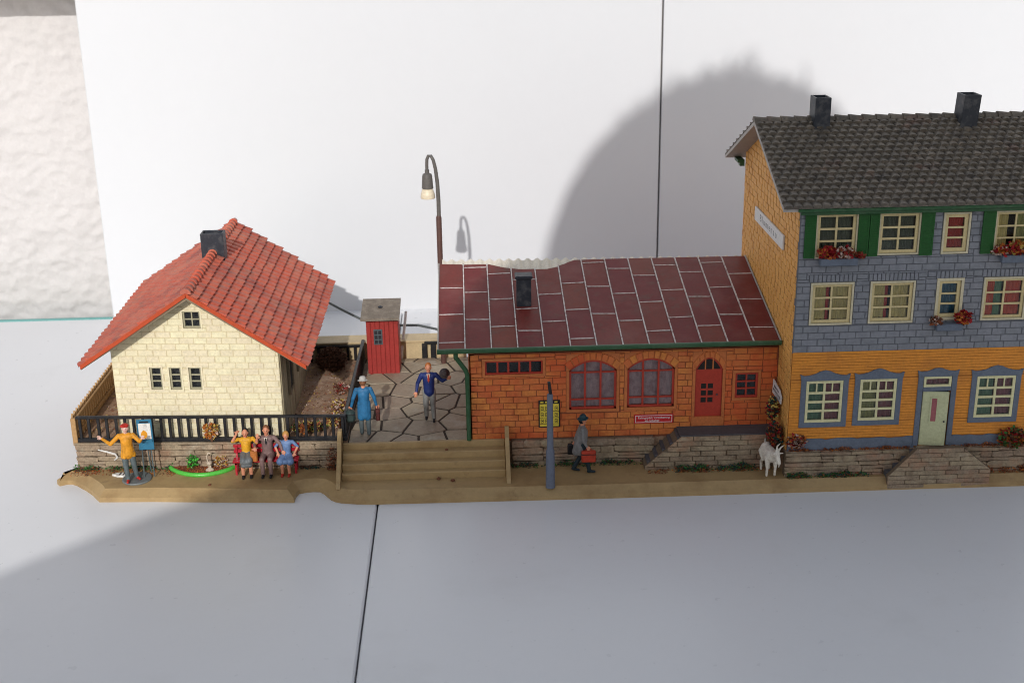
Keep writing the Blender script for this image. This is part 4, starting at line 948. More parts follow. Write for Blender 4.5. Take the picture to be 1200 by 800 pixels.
def figure(J, coat=None, hem=0.0, sleeve='top', bulk=1.0, skirt=None):
    """J: joints. returns prims"""
    P = []; g = lambda k: Vector(J[k])
    for sd_ in 'LR':
        h, kn, an = g('hip' + sd_), g('knee' + sd_), g('ank' + sd_)
        P.append(('c', tuple(h), tuple(kn), 0.096 * bulk, 0.074 * bulk, J.get('thigh', 'leg'))); P.append(('c', tuple(kn), tuple(an), 0.07 * bulk, 0.056 * bulk, J.get('shin', 'leg')))
        f = Vector(J.get('foot' + sd_, (0, -1, 0))).normalized(); P.append(('c', tuple(an + Vector((0, 0, -0.03)) - f * 0.03), tuple(an + f * 0.15 + Vector((0, 0, -0.04))), 0.047, 0.038, 'shoe'))
        s, e, w_ = g('sh' + sd_), g('el' + sd_), g('wr' + sd_)
        P.append(('c', tuple(s), tuple(e), 0.062 * bulk, 0.052 * bulk, sleeve)); P.append(('c', tuple(e), tuple(w_), 0.05 * bulk, 0.036 * bulk, J.get('fore', sleeve)))
        hand(P, w_, w_ - e, J.get('thumb' + sd_, (-1 if sd_ == 'L' else 1, -0.3, 0)), fist=J.get('fist' + sd_, False))
    pv_, ch, nk, hd_ = g('pelvis'), g('chest'), g('neck'), g('head')
    P.append(('c', tuple(pv_), tuple(ch), 0.145 * bulk, 0.155 * bulk, 'top'))
    P.append(('c', tuple((g('shL') * 0.75 + g('shR') * 0.25) - Vector((0, 0, 0.035))), tuple((g('shR') * 0.75 + g('shL') * 0.25) - Vector((0, 0, 0.035))), 0.10 * bulk, 0.10 * bulk, 'top'))
    P.append(('c', tuple((g('hipL') + pv_) / 2), tuple((g('hipR') + pv_) / 2), 0.115 * bulk, 0.115 * bulk, J.get('seat', 'leg')))
    P.append(('c', tuple(nk), tuple(hd_), 0.052, 0.052, 'skin'))
    P.append(('e', tuple(hd_), (0.082, 0.098, 0.118), 'skin')); f = Vector(J.get('face', (0, -1, 0))).normalized(); sd3 = Vector((-f.y, f.x, 0))
    P.append(('c', tuple(hd_ + f * 0.04 + Vector((0, 0, -0.075))), tuple(hd_ + f * 0.06 + Vector((0, 0, -0.085))), 0.045, 0.04, 'skin'))
    P.append(('c', tuple(hd_ + f * 0.09 + Vector((0, 0, 0.015))), tuple(hd_ + f * 0.115 + Vector((0, 0, -0.02))), 0.014, 0.02, 'skin'))
    for q in (-1, 1): P.append(('e', tuple(hd_ + sd3 * 0.084 * q + Vector((0, 0, -0.005))), (0.018, 0.025, 0.034), 'skin'))
    return P
SKIN = pm('painted_skin', (0.60, 0.25, 0.145), 0.5, 0.08, 6, 0.05)
FM = {k: pm('paint_' + k, c, 0.5, 0.14, 6, 0.2, 30, dirt=tuple(q * 0.4 for q in c), da=0.6, ds=5) for k, c in dict(ochre=(0.68, 0.29, 0.02), slate=(0.10, 0.125, 0.13), scarlet=(0.50, 0.03, 0.02), yellow=(0.66, 0.33, 0.02), grey=(0.15, 0.16, 0.165), black=(0.015, 0.014, 0.016), mauve=(0.20, 0.125, 0.115), sky=(0.135, 0.215, 0.39), azure=(0.025, 0.14, 0.29), navy=(0.015, 0.03, 0.14), stonegrey=(0.24, 0.235, 0.22), ash=(0.21, 0.20, 0.195), darkblue=(0.015, 0.03, 0.04), hatteal=(0.02, 0.06, 0.075), silver=(0.42, 0.40, 0.37), brownhat=(0.08, 0.062, 0.06), blond=(0.52, 0.26, 0.07), hairbrown=(0.20, 0.08, 0.035), oxblood=(0.09, 0.022, 0.018), darkgreen=(0.035, 0.055, 0.05), leather=(0.46, 0.15, 0.035), suit_red=(0.44, 0.045, 0.02), shirt=(0.6, 0.5, 0.42), bluewood=(0.03, 0.16, 0.27), white=(0.72, 0.70, 0.66)).items()}
class Fig:
    def __init__(s, label, loc, rz, sc, J, mats, group=None, **kw):
        s.loc, s.rz, s.sc = loc, rz, sc; s.t = thing('person', label, 'person', loc, group); s.J = J
        P = figure(J, **{k: v for k, v in kw.items() if k in ('bulk', 'sleeve')}) + kw.get('extra', [])
        s.body = grow_body('person', P, mats, 0.0125, loc, rz, sc, s.t, smooth=3, sf=0.45)
        hd_ = Vector(J['head']); f = Vector(J.get('face', (0, -1, 0))).normalized(); sd3 = Vector((-f.y, f.x, 0)); m = s.mb()
        for q in (-1, 1): m.ell(tuple(hd_ + f * 0.088 + sd3 * 0.034 * q + Vector((0, 0, 0.012))), (0.010, 0.010, 0.008), 8, 6)
        s.part('eyes', m, FM['black'])
        m = s.mb(); a = hd_ + f * 0.097 + Vector((0, 0, -0.058)); m.tube([tuple(a - sd3 * 0.028 - f * 0.008), tuple(a + f * 0.006), tuple(a + sd3 * 0.028 - f * 0.008)], 0.006, 6); s.part('mouth', m, FM['suit_red'])
    def mb(s):
        ca, sa = math.cos(s.rz), math.sin(s.rz)
        return MB(lambda x, y, z: ((x * ca - y * sa) * s.sc + s.loc[0], (x * sa + y * ca) * s.sc + s.loc[1], z * s.sc + s.loc[2]))
    def part(s, n, m, mat): return part(n, m, mat, s.t, 50)
    def hair(s, mat, back=0.03, up=0.03, long=0.0, k=1.0):
        h = Vector(s.J['head']); f = Vector(s.J.get('face', (0, -1, 0))).normalized(); m = s.mb(); c = h - f * back + Vector((0, 0, up)); m.ell(tuple(c), (0.094 * k, 0.10 * k, 0.108 * k), 16, 10)
        if long: m.ell(tuple(h - f * 0.045 + Vector((0, 0, -long))), (0.092, 0.07, 0.09), 14, 8)
        s.part('hair', m, mat)
    def hat(s, mat, brim=0.15, crown=0.10, h=0.11, z=0.07, tilt=0.0):
        c = Vector(s.J['head']) + Vector((0, 0, z)); m = s.mb(); t0 = m.t
        m.t = lambda x, y, zz: t0(x, y, zz + (y - c.y) * tilt)
        m.lathe(tuple(c), [(0.02, -0.002), (brim, -0.012), (brim + 0.012, 0.0), (brim - 0.01, 0.014), (crown, 0.02), (crown * 0.96, h * 0.7), (crown * 0.7, h), (0.02, h * 0.86)], 18); s.part('hat', m, mat)
    def world(s, p):
        return s.mb().t(*p)

STAND = dict(hipL=(-0.09, 0, 0.92), hipR=(0.09, 0, 0.92), kneeL=(-0.1, -0.02, 0.5), kneeR=(0.1, -0.02, 0.5), ankL=(-0.1, 0.02, 0.09), ankR=(0.1, 0.02, 0.09), shL=(-0.2, 0, 1.42), shR=(0.2, 0, 1.42), elL=(-0.27, 0.02, 1.13), elR=(0.27, 0.02, 1.13), wrL=(-0.29, -0.05, 0.88), wrR=(0.29, -0.05, 0.88), pelvis=(0, 0, 1.0), chest=(0, 0, 1.28), neck=(0, 0.01, 1.48), head=(0, -0.01, 1.64))
SIT = dict(STAND, hipL=(-0.1, 0.1, 0.52), hipR=(0.1, 0.1, 0.52), kneeL=(-0.11, -0.3, 0.53), kneeR=(0.11, -0.3, 0.53), ankL=(-0.11, -0.28, 0.09), ankR=(0.11, -0.28, 0.09), shL=(-0.2, 0.12, 1.02), shR=(0.2, 0.12, 1.02), pelvis=(0, 0.1, 0.6), chest=(0, 0.11, 0.88), neck=(0, 0.12, 1.08), head=(0, 0.09, 1.24))
# painter
J = dict(STAND, kneeL=(-0.09, -0.05, 0.5), ankL=(-0.06, -0.10, 0.09), kneeR=(0.13, 0.02, 0.5), ankR=(0.17, 0.06, 0.09), elL=(-0.45, -0.03, 1.19), wrL=(-0.66, -0.08, 1.40), elR=(0.38, -0.08, 1.24), wrR=(0.46, -0.2, 1.36), footR=(0.6, -0.8, 0))
pa = Fig('painter in a long orange jacket and red beret with one arm flung out', (-10.86, 37.74, 0.41), 0.1, 1.09, J, dict(top=FM['ochre'], leg=FM['slate'], skin=pm('pale_skin', (0.72, 0.46, 0.38), 0.5, 0.08, 6, 0.05), shoe=FM['scarlet']), bulk=1.12, extra=[('c', (0, 0.0, 1.1), (0.0, 0.0, 0.88), 0.165, 0.19, 'top'), ('c', (-0.07, 0.0, 0.95), (-0.10, -0.01, 0.79), 0.12, 0.115, 'top'), ('c', (0.07, 0.0, 0.95), (0.11, 0.02, 0.81), 0.12, 0.115, 'top'), ('c', (-0.04, -0.1, 1.25), (-0.08, -0.14, 0.8), 0.06, 0.06, 'top')])
m = pa.mb(); m.ell((0.0, 0.02, 1.72), (0.115, 0.115, 0.065), 16, 8); m.ell((-0.04, -0.04, 1.735), (0.09, 0.09, 0.05), 14, 8); pa.part('beret', m, FM['scarlet'])
m = MB(); m.lathe((-10.72, 37.93, ZB - 0.005), [(0.46, 0), (0.47, 0.02), (0.45, 0.06), (0.1, 0.065)], 28); m.v = [(x, 37.93 + (y - 37.93) * 1.0, z) for x, y, z in m.v]; pa.part('base_disc', m, pm('disc_grey', (0.15, 0.165, 0.165), 0.5, 0.2, 3))
# easel
ez = thing('easel', 'blue easel holding a white canvas with an orange blob', 'easel', (-10.3, 38.05, ZB))
EF = Fr(-10.56, 38.02, 1, 0.05)
m = MB(EF); m.box(0, 0.47, -0.03, 0.03, 1.33, 2.36, 0.01); m.box(0.03, 0.44, -0.02, 0.07, 1.62, 1.68, 0.01); part('frame', m, FM['bluewood'], ez)
m = MB(EF); m.box(0.045, 0.425, 0.02, 0.045, 1.70, 2.24, 0.008); cv = part('canvas', m, FM['white'], ez)
m = MB(EF); m.prism([(0.21 + 0.1 * math.cos(a * 0.349), 1.86 + 0.14 * math.sin(a * 0.349) + (0.02 if a % 5 == 0 else 0)) for a in range(18)], 0.04, 0.052, 'xz'); part('painted_blob', m, FM['ochre'], cv)
m = MB(EF); m.box(0.1, 0.37, 0.0, 0.05, 2.27, 2.31); part('peg', m, FM['black'], ez)
for s in (0.08, 0.36):
    m = MB(); m.tube([EF(s, -0.01, 1.4), EF(s + (0.02 if s > 0.2 else -0.02), 0.04, 0.40)], 0.022, 6); part('leg', m, FM['slate'], ez)
m = MB(); m.tube([EF(0.23, -0.03, 1.9), EF(0.23, -0.28, 0.40)], 0.022, 6); part('leg', m, FM['slate'], ez)
# palette on the ground
pl = thing('palette', 'white leaf shaped palette with dark stripes lying left of the painter', 'palette', (-11.35, 38.2, ZB))
pts_ = [(-0.27, 0.02), (-0.15, 0.12), (0.05, 0.15), (0.2, 0.1), (0.25, -0.02), (0.12, -0.12), (-0.08, -0.1)]
m = MB(); m.prism([(-11.33 + x, 38.22 + y) for x, y in pts_], ZB + 0.002, ZB + 0.06, 'xy', 0.02); bdy = part('board', m, FM['white'], pl)
for x in (-0.03, 0.09, 0.18):
    m = MB(); m.prism([(-11.33 + x, 38.14), (-11.33 + x + 0.045, 38.14), (-11.33 + x + 0.07, 38.33), (-11.33 + x + 0.02, 38.33)], ZB + 0.05, ZB + 0.066, 'xy'); part('stripe', m, FM['brownhat'], bdy)
# bench
bn = thing('bench', 'glossy red bench against the stone wall carrying three seated figures', 'bench', (-6.6, 38.3, ZB))
REDG = pm('bench_red', (0.40, 0.012, 0.025), 0.25, 0.1, 4, 0.05, spec=0.6)
for y in (37.98, 38.10, 38.22): 
    m = MB(); m.box(-7.66, -5.56, y, y + 0.10, 0.78, 0.84, 0.012); part('seat_slat', m, REDG, bn)
for z in (0.98, 1.15): 
    m = MB(); m.box(-7.66, -5.56, 38.34, 38.39, z, z + 0.12, 0.012); part('back_slat', m, REDG, bn)
for x in (-7.6, -5.7):
    m = MB(); m.box(x, x + 0.07, 38.0, 38.07, ZB - 0.01, 0.78, 0.01); m.box(x, x + 0.07, 38.3, 38.36, ZB - 0.01, 1.25, 0.01); m.box(x, x + 0.07, 38.0, 38.34, 0.7, 0.775, 0.01); part('leg', m, REDG, bn)
# three seated figures
J = dict(SIT, elL=(-0.36, 0.02, 1.0), wrL=(-0.24, 0.0, 1.22), elR=(0.31, 0.0, 0.93), wrR=(0.33, -0.08, 1.08), fore='skin', thigh='skirt', seat='skirt', shin='skin', head=(0, 0.07, 1.22))
wo = Fig('seated woman in yellow cardigan and grey skirt with both arms raised', (-7.22, 38.14, 0.345), 0.1, 1.13, J, dict(top=FM['yellow'], skirt=FM['grey'], skin=SKIN, shoe=FM['black']), group=None, bulk=0.92, extra=[('c', (-0.07, 0.05, 0.56), (-0.08, -0.33, 0.53), 0.12, 0.10, 'skirt'), ('c', (0.07, 0.05, 0.56), (0.08, -0.33, 0.53), 0.12, 0.10, 'skirt'), ('c', (-0.09, -0.33, 0.5), (0.09, -0.33, 0.5), 0.09, 0.09, 'skirt'), ('c', (-0.09, -0.33, 0.4), (0.09, -0.33, 0.4), 0.075, 0.075, 'skirt')])
wo.hair(FM['black'], 0.05, 0.03, 0.05, 1.0)
J = dict(SIT, elL=(-0.34, 0.06, 0.84), wrL=(-0.30, -0.12, 0.82), elR=(0.36, 0.06, 0.84), wrR=(0.42, 0.0, 0.66), fistL=True)
ma = Fig('seated man in a brown suit and dark tie in the middle of the bench', (-6.56, 38.14, 0.345), 0.0, 1.16, J, dict(top=FM['mauve'], leg=FM['mauve'], skin=SKIN, shoe=FM['black']))
m = ma.mb(); m.prism([(-0.05, 1.08), (0.05, 1.08), (0.0, 0.86)], -0.056, -0.046, 'xz'); ma.part('shirt', m, FM['shirt']); m = ma.mb(); m.prism([(-0.018, 1.06), (0.018, 1.06), (0.024, 0.92), (0, 0.86), (-0.024, 0.92)], -0.068, -0.054, 'xz'); ma.part('tie', m, FM['black'])
ma.hair(FM['hairbrown'], 0.035, 0.04, 0, 0.98)
J = dict(SIT, elL=(-0.36, 0.1, 0.85), wrL=(-0.27, 0.0, 0.68), elR=(0.36, 0.1, 0.85), wrR=(0.27, 0.0, 0.68), fore='skin', thigh='top', seat='top', shin='skin', sleeve='top')
gi = Fig('seated girl in a blue dress with blond hair and red shoes', (-5.95, 38.14, 0.345), -0.05, 1.0, J, dict(top=FM['sky'], skin=SKIN, shoe=FM['scarlet']), bulk=0.9, extra=[('c', (-0.07, 0.05, 0.56), (-0.16, -0.3, 0.5), 0.12, 0.12, 'top'), ('c', (0.07, 0.05, 0.56), (0.16, -0.3, 0.5), 0.12, 0.12, 'top'), ('c', (-0.2, -0.28, 0.48), (0.2, -0.28, 0.48), 0.08, 0.08, 'top')])
gi.hair(FM['blond'], 0.03, 0.03, 0.04, 1.12)
# orange bag between woman and man
bg_ = thing('handbag', 'orange bag standing on the bench between the woman and the man', 'bag', (-6.98, 38.0, 0.84))
m = MB(); m.box(-7.06, -6.84, 37.86, 38.0, 0.85, 1.22, 0.03); bb = part('body', m, FM['leather'], bg_); m = MB(); m.tube([(-7.02, 37.93, 1.21), (-7.0, 37.93, 1.29), (-6.91, 37.93, 1.29), (-6.89, 37.93, 1.21)], 0.018, 6); part('handle', m, FM['leather'], bg_)
# waving man
J = dict(STAND, kneeL=(-0.1, -0.12, 0.52), ankL=(-0.1, -0.02, 0.14), kneeR=(0.1, -0.03, 0.5), ankR=(0.12, -0.1, 0.09), elL=(-0.33, 0.0, 1.15), wrL=(-0.36, -0.12, 0.95), elR=(0.40, 0.0, 1.22), wrR=(0.53, -0.14, 1.33))
wv = Fig('man in a navy jacket and grey trousers waving his hat on the paving', (-1.36, 39.96, ZP + 0.01), 0.0, 1.14, J, dict(top=FM['navy'], leg=FM['stonegrey'], skin=SKIN, shoe=FM['black']), bulk=1.12, extra=[('c', (0, 0, 1.1), (0, 0, 0.92), 0.15, 0.175, 'top')])
wv.hair(FM['leather'], 0.035, 0.045, 0, 0.97)
m = wv.mb(); m.prism([(-0.055, 1.5), (0.055, 1.5), (0.0, 1.22)], -0.172, -0.15, 'xz'); wv.part('shirt', m, FM['shirt']); m = wv.mb(); m.prism([(-0.02, 1.48), (0.02, 1.48), (0.03, 1.3), (0, 1.24), (-0.03, 1.3)], -0.186, -0.168, 'xz'); wv.part('tie', m, FM['suit_red'])
ht = thing('hat', 'dark brown hat held up by the waving man', 'hat', wv.world((0.5, -0.1, 1.45)))
m = wv.mb(); t0 = m.t; m.t = lambda x, y, z: t0(0.47 + x, -0.16 + y * 0.35 - z * 0.9, 1.50 + y * 0.95 + z * 0.3)
m.lathe((0, 0, 0), [(0.02, -0.01), (0.14, -0.015), (0.155, 0.0), (0.14, 0.015), (0.10, 0.03), (0.09, 0.08), (0.06, 0.105), (0.02, 0.1)], 18); part('felt', m, FM['brownhat'], ht, 50)
# man in blue coat, seen from behind
J = dict(STAND, elL=(-0.30, 0.0, 1.15), wrL=(-0.35, -0.06, 0.90), elR=(0.30, 0.0, 1.15), wrR=(0.36, -0.06, 0.90), fistL=True, fistR=True, kneeR=(0.1, -0.08, 0.5), ankR=(0.1, -0.08, 0.09))
bl = Fig('man in a long blue coat and pale hat seen from behind', (-3.44, 38.82, ZP + 0.01), math.pi + 0.1, 1.13, J, dict(top=FM['azure'], leg=FM['slate'], skin=SKIN, shoe=FM['slate']), bulk=1.08, extra=[('c', (0, 0, 1.2), (0, 0.0, 0.66), 0.16, 0.165, 'top'), ('c', (-0.06, 0, 1.0), (-0.08, 0.0, 0.58), 0.13, 0.115, 'top'), ('c', (0.06, 0, 1.0), (0.09, 0.0, 0.58), 0.13, 0.115, 'top')])
bl.hair(FM['hairbrown'], 0.02, 0.0, 0, 1.0); bl.hat(FM['silver'], 0.135, 0.098, 0.12, 0.055, 0.15)
def bag(fig, p, size, mat, label, name='bag', cat='bag', soft=0.03, rz=0.0):
    t = thing(name, label, cat, fig.world((p[0], p[1], p[2] - size[2])))
    m = fig.mb(); m.box(p[0] - size[0] / 2, p[0] + size[0] / 2, p[1] - size[1] / 2, p[1] + size[1] / 2, p[2] - size[2], p[2], soft); part('body', m, mat, t, 40)
    m = fig.mb(); ax = 0 if size[0] > size[1] else 1; q = size[ax] * 0.22
    mk = lambda o, z: (p[0] + (o if ax == 0 else 0), p[1] + (o if ax == 1 else 0), p[2] + z)
    m.tube([mk(-q, -0.01), mk(-q * 0.8, 0.05), mk(q * 0.8, 0.05), mk(q, -0.01)], 0.012, 6); part('handle', m, mat, t)
    m = fig.mb(); m.box(p[0] - size[0] / 2 - 0.004, p[0] + size[0] / 2 + 0.004, p[1] - size[1] / 2 - 0.004, p[1] + size[1] / 2 + 0.004, p[2] - size[2] * 0.32, p[2] - size[2] * 0.26); part('band', m, FM['black'], t)
bag(bl, (-0.38, -0.08, 0.80), (0.12, 0.42, 0.34), FM['oxblood'], 'dark oxblood bag in the right hand of the man in blue')
bag(bl, (0.40, -0.06, 0.80), (0.28, 0.34, 0.36), FM['darkgreen'], 'bulging dark green bag on the railing side of the man in blue', soft=0.08)
# traveller in profile
J = dict(STAND, kneeL=(-0.09, -0.11, 0.5), ankL=(-0.09, -0.20, 0.09), kneeR=(0.09, 0.03, 0.5), ankR=(0.09, 0.24, 0.10), footL=(0, -1, 0), footR=(0, -1, -0.2), elL=(-0.27, 0.0, 1.12), wrL=(-0.26, -0.10, 0.93), elR=(0.26, 0.12, 1.13), wrR=(0.26, 0.2, 0.9), fistL=True, fistR=True, thumbL=(0, -1, 0.2), thumbR=(0, -1, 0.2))
tv = Fig('traveller in a long grey coat and dark hat walking with two cases', (3.52, 37.45, ZB + 0.005), math.pi / 2, 1.09, J, dict(top=FM['ash'], leg=FM['darkblue'], skin=SKIN, shoe=FM['darkblue']), bulk=1.05, extra=[('c', (0, 0.02, 1.2), (0, 0.06, 0.72), 0.155, 0.19, 'top'), ('c', (0, 0.08, 1.0), (0, 0.16, 0.66), 0.14, 0.14, 'top')])
tv.hair(FM['black'], 0.03, 0.0, 0, 0.98); tv.hat(FM['hatteal'], 0.155, 0.10, 0.12, 0.06, -0.1)
bag(tv, (-0.27, -0.16, 0.80), (0.13, 0.42, 0.36), FM['suit_red'], 'red suitcase in the hand of the traveller in grey', 'suitcase', 'suitcase')
bag(tv, (0.27, 0.24, 0.80), (0.12, 0.34, 0.34), FM['black'], 'black case carried behind the traveller in grey', 'suitcase', 'suitcase')
# goat
gt_ = thing('goat', 'white goat with swept horns standing at the corner of the ramp', 'goat', (9.45, 36.72, ZB))
W = 'w'; P = [('c', (0, 0.34, 0.66), (0, -0.06, 0.64), 0.20, 0.185, W), ('e', (0, 0.12, 0.58), (0.20, 0.3, 0.2), W), ('e', (0, 0.38, 0.70), (0.19, 0.16, 0.19), W), ('c', (0, -0.1, 0.70), (0.05, -0.34, 0.80), 0.12, 0.09, W), ('c', (0.05, -0.35, 0.80), (0.07, -0.50, 0.60), 0.085, 0.05, W), ('c', (0.07, -0.5, 0.56), (0.07, -0.48, 0.46), 0.025, 0.012, W),
     ('c', (-0.02, -0.34, 0.84), (-0.14, -0.34, 0.80), 0.03, 0.018, W), ('c', (0.11, -0.33, 0.84), (0.24, -0.32, 0.82), 0.03, 0.018, W), ('c', (0.08, -0.33, 0.88), (0.2, -0.24, 0.98), 0.032, 0.024, W), ('c', (0.2, -0.24, 0.98), (0.34, -0.18, 1.02), 0.024, 0.01, W), ('c', (0.03, -0.32, 0.88), (0.1, -0.2, 1.0), 0.032, 0.024, W), ('c', (0.1, -0.2, 1.0), (0.22, -0.14, 1.06), 0.024, 0.01, W), ('c', (0, 0.52, 0.8), (0.02, 0.6, 0.9), 0.04, 0.02, W)]
for x in (-0.12, 0.12):
    P += [('c', (x, -0.06, 0.56), (x, -0.08, 0.28), 0.085, 0.045, W), ('c', (x, -0.08, 0.28), (x, -0.05, 0.03), 0.042, 0.036, W), ('c', (x, 0.38, 0.62), (x, 0.28, 0.42), 0.12, 0.065, W), ('c', (x, 0.28, 0.42), (x, 0.46, 0.26), 0.06, 0.042, W), ('c', (x, 0.46, 0.26), (x, 0.43, 0.03), 0.042, 0.038, W)]
grow_body('goat', P, {W: pm('goat_white', (0.74, 0.68, 0.58), 0.6, 0.2, 5, 0.3, 18, dirt=(0.30, 0.22, 0.16), da=0.5, ds=4)}, 0.016, (9.42, 36.78, ZB), R_(6), 1.1, gt_, smooth=3)
m = MB()
for q in (-0.045, 0.045): m.ell((9.42 + 1.1 * (0.06 + 0.045 + q), 36.78 - 1.1 * 0.43, ZB + 1.1 * 0.76), (0.014, 0.014, 0.014), 8, 6)
part('eyes', m, INK, gt_)

# ------------------------------------------------------------------ plants and flock
bd_ = thing('flower_bed', 'crescent flower bed with bright green rim against the stone wall', 'flower bed', (-8.75, 38.5, ZB))
arc = []
for i in range(25):
    t = i / 24; x = -9.80 + 2.05 * t; arc.append((x, LF(x + 12.84, 0.1, 0)[1] - 0.60 * math.sin(math.pi * t) ** 0.7, ZB + 0.05))
m = MB(); m.tube(arc, 0.075, 10); part('rim', m, BRIGHTG, bd_, 60)
m = MB(); top_ = [LF(x + 12.84, 0.06, 0)[:2] for x in (-7.8, -9.7)]
m.prism([(a[0], a[1] + 0.04) for a in arc[2:-2]] + top_, ZB - 0.01, ZB + 0.08, 'xy'); part('soil', m, FLOCKR, bd_)
def bedp(r):
    t = r.uniform(0.12, 0.88); x = -9.80 + 2.05 * t; y1 = LF(x + 12.84, 0.1, 0)[1]; return (x, y1 - 0.52 * math.sin(math.pi * t) ** 0.7 * r.uniform(0.05, 0.95), ZB + 0.08)
link('bedding', tufts(bedp, 420, 0.05, [FLOCKR, FLOCKR, FLOCKB, FLORA], 5).mesh('bedding', [FLOCKR, FLOCKR, FLOCKB, FLORA], fix=False), bd_, kind='stuff')
def plant(name, label, cat, c, r, n, size, mats, seed, up=0.7, stem=None, flat=0.28):
    t = thing(name, label, cat, (c[0], c[1], c[2] - r[2]))
    def reg(q):
        while True:
            p = (q.uniform(-1, 1), q.uniform(-1, 1), q.uniform(-1, 1)); l = sum(a * a for a in p)
            if 0.12 < l <= 1: break
        return (c[0] + p[0] * r[0], c[1] + p[1] * r[1], c[2] + p[2] * r[2])
    me = tufts(reg, n, size, mats, seed, up, flat=flat).mesh('foliage', mats, fix=False); link('foliage', me, t)
    rr = random.Random(seed)
    m = MB()
    for k in range(5):
        e = (c[0] + rr.uniform(-0.7, 0.7) * r[0], c[1] + rr.uniform(-0.7, 0.7) * r[1], c[2] + rr.uniform(-0.2, 0.8) * r[2]); m.tube([(c[0], c[1], c[2] - r[2] * 1.08), ((c[0] + e[0]) / 2, (c[1] + e[1]) / 2, c[2] - r[2] * 0.4), e], [0.03, 0.022, 0.01], 5)
    part('stem', m, FLOCKB, t); return t
plant('plant', 'small bright green plant growing in the flower bed', 'plant', (-9.05, 38.42, 0.68), (0.16, 0.12, 0.24), 120, 0.09, [GRASSM, BRIGHTG], 3, 1.0)
plant('plant', 'straw coloured dry plant at the right end of the flower bed', 'plant', (-8.12, 38.5, 0.62), (0.22, 0.12, 0.2), 120, 0.1, [FLYEL, FLWH, FLORA], 4, 0.9, flat=0.15)
plant('dried_flowers', 'orange dried flowers caught on the black railing above the bed', 'flowers', (-8.38, 38.60, 1.62), (0.22, 0.08, 0.3), 110, 0.14, [FLORA, FLYEL, FLORA, FLWH], 8, 0.9)
plant('dried_flowers', 'small orange flower tuft behind the railing beside the girl', 'flowers', (-5.45, 38.85, 1.5), (0.18, 0.12, 0.2), 60, 0.1, [FLORA, FLOCKR], 9, 0.9)
plant('bush', 'round dark brown bush at the back of the garden', 'bush', (-5.1, 45.2, 1.60), (0.56, 0.48, 0.46), 1500, 0.10, [FLOCKB, pm('bush_mid', (0.17, 0.09, 0.055), 0.95, 0.5, 6, 0), FLOCKB], 12)
plant('plant', 'low yellow green plant in the near garden corner behind the railing', 'plant', (-5.35, 39.45, 1.34), (0.62, 0.35, 0.13), 420, 0.09, [FLYEL, GRASSM, FLOCKR, FLOCKB], 13)
plant('plant', 'red flower tuft beside the garden railing', 'plant', (-4.55, 42.6, 1.45), (0.28, 0.3, 0.22), 110, 0.09, [FLRED, FLWH, FLOCKB, FLOCKR], 14)
plant('plant', 'pale straw flowers below the red tuft in the garden', 'plant', (-4.45, 41.2, 1.36), (0.28, 0.5, 0.16), 200, 0.1, [FLWH, FLOCKB, FLYEL, FLOCKR], 15)
plant('plant', 'rusty straw clump along the railing near the man in blue', 'plant', (-4.5, 39.9, 1.36), (0.3, 0.5, 0.16), 220, 0.1, [FLOCKB, FLYEL, FLOCKR, FLWH], 16)
# garden figurine: pale heron
hn = thing('heron_figurine', 'pale grey long necked bird figurine in the flower bed', 'figurine', (-8.48, 38.3, ZB + 0.08))
grow_body('heron', [('e', (0, 0, 0.42), (0.13, 0.2, 0.11), 'p'), ('c', (-0.06, -0.1, 0.5), (-0.09, -0.16, 0.8), 0.045, 0.03, 'p'), ('c', (-0.09, -0.16, 0.8), (0.0, -0.2, 0.98), 0.03, 0.03, 'p'), ('c', (0.0, -0.2, 0.98), (0.14, -0.24, 0.94), 0.04, 0.01, 'p'), ('c', (-0.03, 0, 0.36), (-0.03, 0, 0.0), 0.03, 0.025, 'p'), ('c', (0.05, 0, 0.36), (0.05, 0, 0.0), 0.03, 0.025, 'p'), ('e', (0, 0, 0.06), (0.2, 0.16, 0.1), 'p')], dict(p=pm('heron_pale', (0.52, 0.42, 0.32), 0.5, 0.2, 6)), 0.02, (-8.46, 38.27, ZB + 0.05), 0.2, 0.72, hn, smooth=2)
def strip(fr, s0, s1, d0, d1, z, h):
    def reg(r):
        while True:
            s = r.uniform(s0 - 0.1, s1 + 0.1); k = 0.5 + 0.28 * math.sin(s * 4.3 + s0) + 0.25 * math.sin(s * 9.7 + z * 7)
            if r.random() < k: break
        e = r.random() ** 1.6
        return fr(s, d0 + (d1 - d0) * 1.5 * r.random() ** 1.8, z + e * h * (0.4 + 0.9 * k))
    return reg
GM = [GRASSM, GRASSM, GRASSD, FLOCKR]; RM = [FLOCKR, FLOCKR, FLOCKB, FLORA]
stuff('grass', tufts(strip(LF, 0.0, 3.0, 0.08, 0.22, ZB, 0.14), 700, 0.06, GM, 1), GM, 'green flock grass along the foot of the left stone wall', 'grass')
stuff('grass', tufts(strip(LF, 7.4, 8.4, 0.08, 0.18, ZB, 0.10), 150, 0.06, [GRASSD, FLOCKB], 2), [GRASSD, FLOCKB], 'dark flock grass beside the bench end', 'grass')
stuff('flock', tufts(strip(LF, 0.0, 3.2, 0.2, 0.5, ZB, 0.02), 420, 0.05, RM, 3), RM, 'russet flock scattered in front of the left stone wall', 'flock')
stuff('flock', tufts(strip(LF, 8.25, 8.55, 0.05, 0.25, ZB, 0.7), 300, 0.06, [FLOCKR, FLOCKB], 4), [FLOCKR, FLOCKB], 'russet flock clump against the left stair cheek', 'flock')
fs_ = Fr(1.3, 38.2, 1, 0)
stuff('grass', tufts(strip(fs_, 0.0, 4.3, 0.08, 0.25, ZB, 0.12), 800, 0.06, [GRASSD, GRASSM, FLOCKB], 6), [GRASSD, GRASSM, FLOCKB], 'dark green flock along the foot of the shed wall', 'grass')
